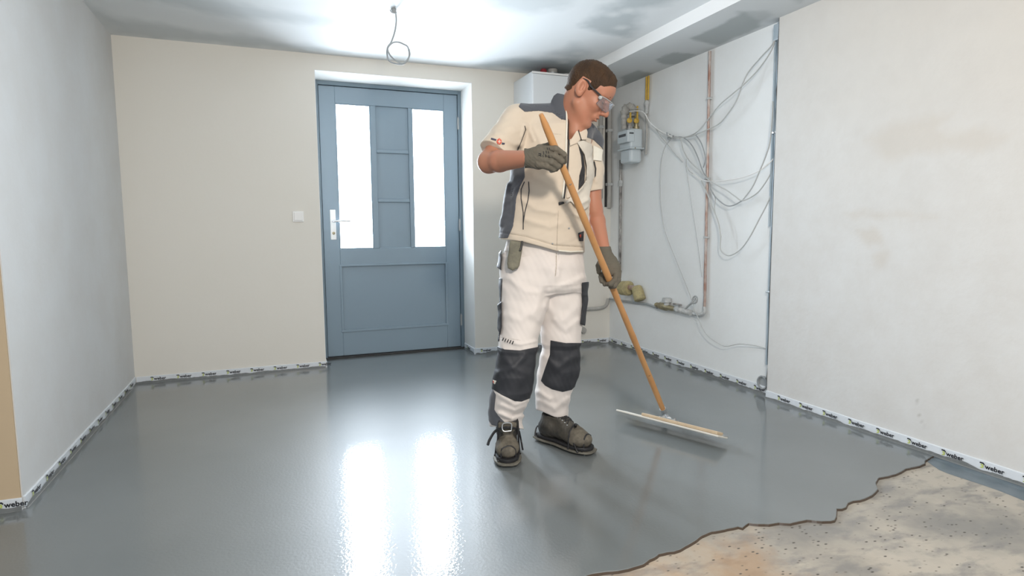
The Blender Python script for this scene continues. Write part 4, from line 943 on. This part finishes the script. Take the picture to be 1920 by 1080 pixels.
for (x, y) in ((1036, 457), (1067, 428), (1040, 236)): lpart('snap_button', 'grey_pl', [(x, y), (x+.1, y)], 1.9, th=.003, off=.001)
ppart('toggle', 'black', [(1047, 379), (1057, 378), (1058, 382), (1048, 385)], th=.004, off=.004)
ppart('logo_print', 'red_print', [(932, 262), (936, 259), (940, 262), (941, 267), (938, 271), (933, 270), (931, 266)], th=.0018, off=.0028, h=.0014)
ppart('logo_print', 'blue_print', [(921, 258), (931, 261), (930, 264), (920, 261)], th=.0018, off=.0028, h=.0014)
ppart('logo_print', 'blue_print', [(941, 267), (947, 268), (946, 271), (941, 271)], th=.0018, off=.0028, h=.0014)
lpart('logo_print', 'cream_l', [(934, 265), (939, 266)], .7, th=.0018, off=.0042, h=.0012)
lpart('logo_print', 'cream_l', [(937, 262.5), (936, 268.5)], .7, th=.0018, off=.0042, h=.0012)
ppart('logo_patch', 'darkcl', [(1084, 437), (1095, 433), (1094, 452), (1086, 452)], th=.003, off=.002)
ppart('logo_print', 'red_print', [(1086, 440), (1090, 439), (1090, 445), (1087, 446)], th=.0012, off=.0062, h=.0016)

# ---- trousers
PEL = [prow(450, 950, 1086, 2.69, .118), prow(475, 944, 1092, 2.69, .128), prow(500, 940, 1094, 2.69, .132), prow(530, 940, 1096, 2.69, .125), prow(545, 945, 1092, 2.69, .10)]
LR_ = [prow(480, 942, 1030, 2.67, .10), prow(520, 937, 1034, 2.66, .108), prow(560, 937, 1027, 2.65, .105), prow(600, 938, 1018, 2.63, .100), prow(640, 935, 1009, 2.61, .098), prow(653, 933, 1008, 2.605, .098), prow(660, 937, 1006, 2.60, .089), prow(700, 928, 1000, 2.585, .088),
       prow(730, 922, 999, 2.59, .086), prow(752, 918, 990, 2.605, .080), prow(775, 916, 978, 2.62, .073), prow(795, 918, 980, 2.62, .074), prow(815, 926, 984, 2.61, .075)]
LL_ = [prow(480, 1005, 1090, 2.73, .10), prow(520, 1008, 1096, 2.73, .108), prow(560, 1010, 1096, 2.73, .105), prow(600, 1013, 1092, 2.73, .100), prow(632, 1014, 1088, 2.725, .098), prow(642, 1014, 1088, 2.725, .098), prow(650, 1017, 1085, 2.725, .088), prow(690, 1009, 1086, 2.73, .088),
       prow(715, 1006, 1081, 2.74, .086), prow(745, 1004, 1068, 2.755, .080), prow(765, 1005, 1066, 2.765, .076), prow(790, 1009, 1063, 2.77, .074)]
FOLD_T = [([(1043, 500), (1020, 540), (1002, 590)], .006, 9), ([(1043, 515), (1030, 560), (1012, 600)], .005, 7), ([(1045, 540), (1075, 528), (1095, 520)], .004, 6), ([(1030, 545), (1060, 545), (1090, 540)], .005, 6), ([(1025, 575), (1055, 600), (1085, 575)], .004, 8),
          ([(950, 520), (985, 545), (1010, 548)], .004, 7), ([(945, 590), (975, 600), (1005, 580)], .004, 8), ([(1040, 600), (1060, 620), (1085, 600)], .004, 6), ([(940, 760), (965, 770), (985, 762)], .006, 5), ([(935, 775), (960, 786), (982, 780)], .006, 4), ([(935, 740), (965, 760), (990, 752)], .005, 5),
          ([(1012, 752), (1040, 765), (1066, 748)], .005, 6), ([(1010, 735), (1030, 748)], .005, 5), ([(940, 664), (960, 690), (990, 700)], .005, 7), ([(935, 700), (960, 690), (985, 668)], .005, 6), ([(1020, 668), (1045, 690), (1080, 668)], .004, 7), ([(1045, 478), (1044, 515)], -.004, 3), ([(948, 640), (975, 646), (1005, 640)], .003, 3)]
FT = Folds(FOLD_T, 890, 1130, 440, 840)
def trousers(P):
    d = rows_sdf(P, PEL, 0); d = smin(d, smin(rows_sdf(P, LR_), rows_sdf(P, LL_), .006), .022)
    d = d-FT(P)
    d = d-.0034*wr(P, 20, 12)-.0015*wr(P, 50, 14)
    low = np.where(P@Rh.astype(np.float32) < (J(1003, 780, 2.68)@Rh), ppoly(P, [(880, 400), (1200, 400), (1200, 800), (988, 806), (970, 803), (948, 797), (930, 800), (900, 800)]), ppoly(P, [(880, 400), (1200, 400), (1200, 788), (1066, 785), (1040, 782), (1015, 771), (1000, 767), (880, 767)]))
    return smax(d, low, .004)
tlo, thi = vbox(908, 1105, 445, 822, 2.48, 2.90)
tr = nets('trousers', trousers, tlo, thi, .0036, 'white_tr', man, B=10)
tk = dict(base=trousers, parent=tr)
ppart('knee_pad', 'darkcl', [(932, 648), (946, 655), (975, 657), (1016, 649), (1014, 680), (1012, 700), (1012, 728), (996, 746), (978, 753), (965, 752), (940, 740), (918, 726), (922, 700), (930, 675)], h=.0028, Dmax=2.64, th=.004, label='dark grey knee pad panel', **tk)
ppart('knee_pad', 'darkcl', [(1032, 638), (1060, 643), (1096, 643), (1098, 690), (1092, 712), (1072, 731), (1055, 735), (1035, 730), (1022, 723), (1014, 714), (1022, 690), (1031, 665)], h=.0028, Dmax=2.77, th=.004, label='dark grey knee pad panel', **tk)
ppart('side_stripe', 'greycl', [(910, 728), (922, 727), (930, 740), (928, 758), (927, 768), (935, 780), (947, 792), (935, 800), (922, 797), (910, 780)], h=.0028, Dmax=2.66, th=.003, **tk)
ppart('side_stripe', 'darkcl', [(930, 520), (942, 522), (940, 560), (939, 600), (936, 640), (930, 640)], h=.003, Dmax=2.72, th=.003, **tk)
ppart('thigh_pocket', 'darkcl', [(926, 575), (941, 565), (941, 612), (938, 628), (930, 612)], h=.003, Dmax=2.72, th=.008, off=.004, k=.004, **tk)
ppart('thigh_pocket', 'darkcl', [(1091, 530), (1105, 528), (1106, 575), (1100, 612), (1088, 608), (1092, 570)], h=.003, Dmax=2.84, th=.008, off=.005, k=.004, label='black thigh pocket on the left leg', **tk)
ppart('holster_pocket', 'darkcl', [(928, 462), (941, 452), (940, 507), (930, 500), (930, 480)], h=.003, Dmax=2.76, th=.009, off=.004, k=.004, **tk)
lpart('fly_seam', 'seam', [(1043, 474), (1043, 500), (1041, 518)], .7, th=.002, **tk)
lpart('seam', 'seam', [(938, 632), (975, 638), (1010, 634)], .5, th=.0016, **tk)
lpart('seam', 'seam', [(940, 470), (950, 471), (955, 471)], .5, th=.0018, **tk)
for k in range(5): lpart('print_mark', 'black', [(944+k*4.6, 634+k*1.5), (942+k*4.6, 638+k*1.7)], 1.0, th=.0024, off=.0016, h=.0012, **tk)
ppart('logo_print', 'cream_l', [(924, 712), (931, 714), (928, 721), (925, 719)], th=.0012, off=.005, h=.0018, Dmax=2.7, **tk)
ppart('logo_print', 'red_print', [(924, 713), (926, 714), (926, 719), (924, 718)], th=.0016, off=.0053, h=.0016, Dmax=2.7, **tk)

# ---- belt pouch
P0 = J(966, 452, 2.535); P1 = J(962, 500, 2.515)
t = thing('tool_pouch', 'worn olive-grey flap pouch hanging from the man\'s waist at his right hip', 'pouch', P0)
def pouch(P):
    d = ppoly(P, [(956, 450), (981, 455), (974, 498), (970, 504), (961, 507), (952, 503), (950, 494)]); dp = np.abs(P@Ah.astype(np.float32)-(2.555-.10*(P[:, 2]-P0[2])*-1))-.011
    return smax(d, dp, .012)-.0012*wr(P, 60, 3)
nets('flap', pouch, *vbox(944, 988, 440, 512, 2.48, 2.62), .0025, 'pouch', t)
lp = MB(); lp.tube([J(979, 452, 2.54), J(978, 462, 2.535), J(975, 470, 2.53)], .0045, 8); lp.build('loop', 'black', t, True)

# ---- gloves
def fp(*a): return [J(*p) for p in a]
FR = [fp((1022, 279, 2.288), (1042, 279, 2.268), (1057, 290, 2.285), (1058, 303, 2.315)), fp((1020, 290, 2.284), (1040, 292, 2.262), (1053, 302, 2.278), (1051, 310, 2.312)),
      fp((1016, 300, 2.286), (1034, 304, 2.266), (1046, 312, 2.282), (1042, 317, 2.312)), fp((1010, 309, 2.29), (1026, 312, 2.272), (1038, 317, 2.285), (1034, 319, 2.31))]
TH = fp((998, 288, 2.315), (1012, 278, 2.335), (1030, 273, 2.342), (1042, 278, 2.338))
def ax_of(a, b, ref):
    x = (b-a)/np.linalg.norm(b-a); y = np.cross(ref, x); y /= np.linalg.norm(y); return np.stack([x, y, np.cross(x, y)])
def gloveR(P):
    a, b_ = J(992, 297, 2.325), J(1022, 294, 2.29); d = ell(P, (a+b_)/2+(b_-a)*.05, ax_of(a, b_, Ah), (.062, .040, .020))
    d = smin(d, ell(P, J(1010, 296, 2.297), ax_of(a, b_, Ah), (.040, .043, .019)), .01)
    for f_ in FR: d = smin(d, chain(P, f_, [.0125, .0122, .0115, .0102], .003), .0045)
    d = smin(d, chain(P, TH, [.016, .0145, .013, .011], .004), .008)
    c = rc(P, J(983, 297, 2.345), J(1000, 297, 2.325), .0375, .034); d = smin(d, smax(c, -(P-J(983, 297, 2.345).astype(np.float32))@Rh.astype(np.float32), .003), .012)
    return d-.0006*wr(P, 150, 8)
gr = nets('glove', gloveR, *vbox(975, 1068, 262, 332, 2.23, 2.42), .0019, 'glove', man, label='grey-brown work glove gripping the upper pole')
for k, (x, y, l) in enumerate([(1012, 291, 5), (1012, 288, 4), (1019, 284, 7), (1024, 283, 6), (1023, 290, 6), (1028, 284, 5), (1029, 291, 6), (1018, 291, 4), (1026, 277, 4), (1030, 277, 4)]):
    pts = [(x, y), (x+.6, y+l*.7)] if k > 1 else [(x-2, y), (x+2, y), (x+2.2, y+2.5)]
    q = np.array(pts); bx = [(q[:, 0].min()-2, q[:, 1].min()-2), (q[:, 0].max()+2, q[:, 1].max()+2)]
    shell('glove_print', 'black', lambda P, pts=pts: pline(P, pts, .75), th=.0018, off=.0004, h=.0011, base=gloveR, parent=gr, box=bx, Dmax=2.33)
FL = [fp((1143, 505, 2.635), (1134, 510, 2.65), (1127, 519, 2.635), (1128, 527, 2.61)), fp((1147, 512, 2.63), (1139, 518, 2.645), (1133, 527, 2.63), (1134, 533, 2.60)),
      fp((1156, 511, 2.615), (1153, 525, 2.585), (1145, 533, 2.562), (1139, 533, 2.585)), fp((1160, 509, 2.625), (1159, 525, 2.60), (1152, 536, 2.575), (1145, 538, 2.59))]
TL = fp((1137, 480, 2.65), (1127, 487, 2.655), (1122, 498, 2.65), (1123, 510, 2.63))
def gloveL(P):
    a, b_ = J(1138, 478, 2.645), J(1151, 512, 2.625); d = ell(P, (a+b_)/2, ax_of(a, b_, Ah), (.052, .036, .019))
    d = smin(d, ell(P, J(1148, 503, 2.622), ax_of(a, b_, Ah), (.036, .038, .018)), .01)
    for f_ in FL: d = smin(d, chain(P, f_, [.0125, .0120, .0112, .010], .003), .0045)
    d = smin(d, chain(P, TL, [.0145, .013, .012, .0105], .004), .008)
    c = rc(P, J(1132, 463, 2.665), J(1137, 478, 2.65), .030, .0265); d = smin(d, smax(c, P[:, 2]-J(1132, 462, 2.665)[2], .003), .012)
    return d-.0006*wr(P, 150, 9)
nets('glove', gloveL, *vbox(1112, 1170, 455, 548, 2.52, 2.72), .0019, 'glove', man, label='dark brown-grey work glove holding the pole lower down')

# ---- boots with spiked overshoes
def boot(toe, heel, shaft, lab, buckle, side, xx):
    """toe, heel: ground points; shaft: centre of the top opening"""
    f = (toe-heel); L_ = np.linalg.norm(f); f = f/L_; s = np.cross(f, Zh); toe = toe.copy(); heel = heel.copy()
    def B_(a, b_, c): return heel+f*a*L_+s*b_+Zh*c
    zf = .030
    def sdf(P):
        q = P-heel.astype(np.float32); x = q@f.astype(np.float32); y = q@s.astype(np.float32); z = q[:, 2]-zf
        d = rc(P, B_(.20, 0, zf+.05), B_(.70, 0, zf+.035), .044, .042)
        d = smin(d, ell(P, B_(.78, 0, zf+.028), np.stack([f, s, Zh]), (.062, .047, .036)), .02)
        d = smin(d, ell(P, B_(.19, 0, zf+.035), np.stack([f, s, Zh]), (.056, .040, .050)), .02)
        d = smin(d, rc(P, B_(.27, 0, zf+.06), shaft, .046, .050), .02)
        d = smin(d, rc(P, B_(.33, 0, zf+.118), B_(.62, 0, zf+.052), .037, .033), .02)
        d = smax(d, P[:, 2]-shaft[2]-.01, .006); d = smax(d, -z, .003)
        return d-.0014*wr(P, 50, 3+xx)-.0007*wr(P, 120, 6)
    t = thing('boot', None, None, heel); t.parent = man; t.location = Vector(heel-PO); t['label'] = lab
    lo, hi = bounds([heel, toe, shaft], .075); lo[2] = 0
    up = nets('upper', sdf, lo, hi, .0026, 'boot', t)
    def cap(P):
        q = P-heel.astype(np.float32); x = q@f.astype(np.float32); return smax(np.abs(sdf(P))-.003, .70*L_-x+.15*np.abs(q@s.astype(np.float32)), .003)
    nets('toe_cap', cap, lo, hi, .0024, 'boot_toe', t, proj_=False)
    # boot sole
    prof = [(.0, .024), (.06, .036), (.2, .039), (.42, .036), (.6, .045), (.78, .050), (.9, .045), (.98, .028), (1.01, .008)]
    def sole(z0, z1, grow, name, m, par, bulge=0):
        L1 = [(a*L_-grow*(1 if a < .05 else 0)+grow*(1 if a > .97 else 0), w_+grow) for a, w_ in prof]; V = []; ring = [(a, w_) for a, w_ in L1]+[(a, -w_) for a, w_ in L1[::-1]]
        n_ = len(ring); b = MB()
        for z, g in ((z0, -.002), (z0+.003, 0), (z1-.003, 0), (z1, -.002)):
            for a, w_ in ring: V.append(heel+f*(a)+s*(w_+np.sign(w_)*g)+Zh*z)
        Fc = [tuple(range(n_))[::-1], tuple(3*n_+i for i in range(n_))]
        for r in range(3):
            for i in range(n_): j = (i+1) % n_; Fc.append((r*n_+i, r*n_+j, (r+1)*n_+j, (r+1)*n_+i))
        b.add(V, Fc); return b.build(name, m, par, True)
    sole(.019, .034, .002, 'boot_sole', 'black', t)
    ov = sole(.010, .018, .012, 'overshoe_plate', 'sole', t)
    for a in (.1, .3, .62, .8, .95):
        for y in (-.025, .025):
            c = B_(a, y, .0); MB().lathe(c, (0, 0, 1), [(-.002, .0018), (.010, .0035)], 8).build('spike', 'steel', ov)
    def top(a, y, lift):
        c = B_(a, y, 0); zs = np.arange(.20, .02, -.0015); v = sdf(np.stack([np.full(len(zs), c[0]), np.full(len(zs), c[1]), zs], 1).astype(np.float32)); k = np.argmax(v < 0)
        c[2] = (zs[k] if v.min() < 0 else .02)+lift; return c
    # straps over toe and instep
    def arch(a, wd, hz_, nm, r=.0045):
        pts = []
        for k in np.linspace(-1, 1, 23): pts.append(top(a+.02*k, wd*k, .0028))
        pts = smooth_path(pts, 2)
        o = MB(); o.tube(pts, r, 8); o.build(nm, 'black', t, True)
    arch(.70, .057, .082, 'toe_strap'); arch(.93, .045, .040, 'toe_strap', .004)
    # lacing
    for k in range(5):
        a = .44-.055*k; z = zf+.112+.013*k*1.1
        a = .60-.045*k
        for sg_ in (-1, 1): MB().tube([top(a+.02*u, sg_*.022*u, .0012+.002*(1-abs(u))*(sg_ > 0)) for u in np.linspace(-1, 1, 9)], .0026, 6).build('lace', 'black', t, True)
        for sg_ in (-1, 1): MB().lathe(top(a+.02, sg_*.024, -.001), Zh, [(0, .0042), (.0024, .0035)], 8).build('eyelet', 'steel', t)
    MB().tube(smooth_path([B_(.0, -.034, .02), B_(-.02, -.02, .05), B_(-.035, 0, .06), B_(-.02, .02, .05), B_(.0, .034, .02)], 5), .004, 8).build('heel_strap', 'black', t, True)
    if buckle:
        c = J(951, 801, 2.50); u = s; v = Zh*.9-f*.25; v /= np.linalg.norm(v)
        q = [c+u*a+v*b_ for a, b_ in ((-.017, -.015), (.017, -.015), (.017, .015), (-.017, .015))]
        MB().tube(smooth_path(q+[q[0]], 4), .0028, 8).build('buckle', 'steel', t, True)
        MB().tube(smooth_path([shaft+s*-.05+Zh*-.03, c+f*.004, shaft+s*.05+Zh*-.03+f*.02, shaft+s*.075+f*.05+Zh*-.055, shaft+s*.085+f*.07+Zh*-.075], 6), .006, 8).build('ankle_strap', 'black', t, True)
        MB().tube(smooth_path([shaft+s*-.052+Zh*-.04, B_(.5, -.062, .06), B_(.62, -.068, .03)], 5), .004, 8).build('ankle_strap', 'black', t, True)
    else:
        MB().tube(smooth_path([B_(.72, 0, zf+.075), B_(.80, .03, zf+.10), B_(.84, .045, zf+.105)], 5), [.006]*10+[.003], 8).build('strap_end', 'black', t, True)
        MB().tube(smooth_path([B_(.80, .045, .05), B_(.88, .058, .03), B_(.92, .06, .018)], 4), .004, 8).build('strap_end', 'black', t, True)
    return t
gp = lambda x, y: pl(x, y, 2, 0)
toeR = gp(952, 876); dR = (-Ah*.98+Rh*.02); dR[2] = 0; dR /= np.linalg.norm(dR)
boot(toeR-dR*.0, toeR-dR*.315, J(951, 792, 2.575), 'dusty dark boot pointing towards the camera, silver buckle at the ankle', True, 1, 0)
toeL = gp(1088, 846); heelL = gp(1012, 822)
dL = (toeL-heelL); dL /= np.linalg.norm(dL)
boot(heelL+dL*.302, heelL+dL*.0, J(1037, 778, 2.77), 'dusty dark boot pointing to the right, strap end sticking up at the toe', False, 1, 5)

# ================================================================ FLOAT WITH LONG POLE
def pole_pt(px, py):
    t_ = (py-293)/(782-293); D = 1/((1-t_)/2.31+t_/3.04); return J(px, py, D)
A0, A1 = pole_pt(1014, 214), pole_pt(1247, 777)
fr = thing('screed_float', 'long wooden-handled smoothing float resting on the wet grey screed', 'tool', (A1[0], A1[1], 0))
n = 40; kk = np.linspace(0, 1, n); rr_ = .0140+.0006*np.sin(kk*31)+.0004*np.sin(kk*77)
rr_[0] = .008; rr_[1] = .0130
MB().tube([A0+(A1-A0)*k for k in kk], rr_, 16).build('handle', 'wood', fr, True, label='orange-brown wooden pole')
for k in (.175, .82): q = A0+(A1-A0)*k-Ah*.0132; MB().lathe(q, -Ah, [(0, .006), (.0012, .005)], 10).build('knot', 'rim', fr)
e0, e1 = pl(1174, 774, 2, .026), pl(1364, 823, 2, .026)
bx_ = (e1-e0)/np.linalg.norm(e1-e0); by_ = np.cross(Zh, bx_); by_ /= np.linalg.norm(by_)
if by_@Ah > 0: by_ = -by_         # towards the camera
tl_ = math.radians(19); byt = by_*math.cos(tl_)+Zh*math.sin(tl_); bzt = np.cross(bx_, byt); bzt = bzt if bzt[2] > 0 else -bzt
L_ = np.linalg.norm(e1-e0); cm = (e0+e1)/2+byt*.0+Zh*.004
MB().obox(cm+byt*.045, [bx_, byt, bzt], (L_/2, .050, .0045), .003).build('blade', 'white_paint', fr, label='long white-edged blade board')
MB().obox(cm+byt*.060+bzt*.012+bx_*(-.01+.08), [bx_, byt, bzt], (L_*.36, .032, .0075), .004).build('batten', 'wood_pale', fr, label='shorter pale wood batten')
MB().obox(cm+byt*.02+bx_*(L_/2-.012)+bzt*.007, [bx_, byt, bzt], (.012, .02, .003), .001).build('end_clip', 'grey_pl', fr)
hb = cm+byt*.050+bzt*.020; tip = A1+(A1-A0)/np.linalg.norm(A1-A0)*.0
bkt = MB(); bkt.tube([A0+(A1-A0)*.972, A0+(A1-A0)*1.003], .0165, 14); bkt.tube([A1, hb+(A1-hb)*.25, hb], [.010, .011, .012], 10); br = bkt.build('socket', 'steel', fr, True)
MB().obox(hb, [bx_, byt, bzt], (.045, .022, .004), .002).build('mounting_plate', 'steel', br)
for k in (-1, 1): MB().lathe(hb+bx_*.03*k+bzt*.004, bzt, [(0, .007), (.006, .007)], 6).build('bolt', 'darkpipe', br)
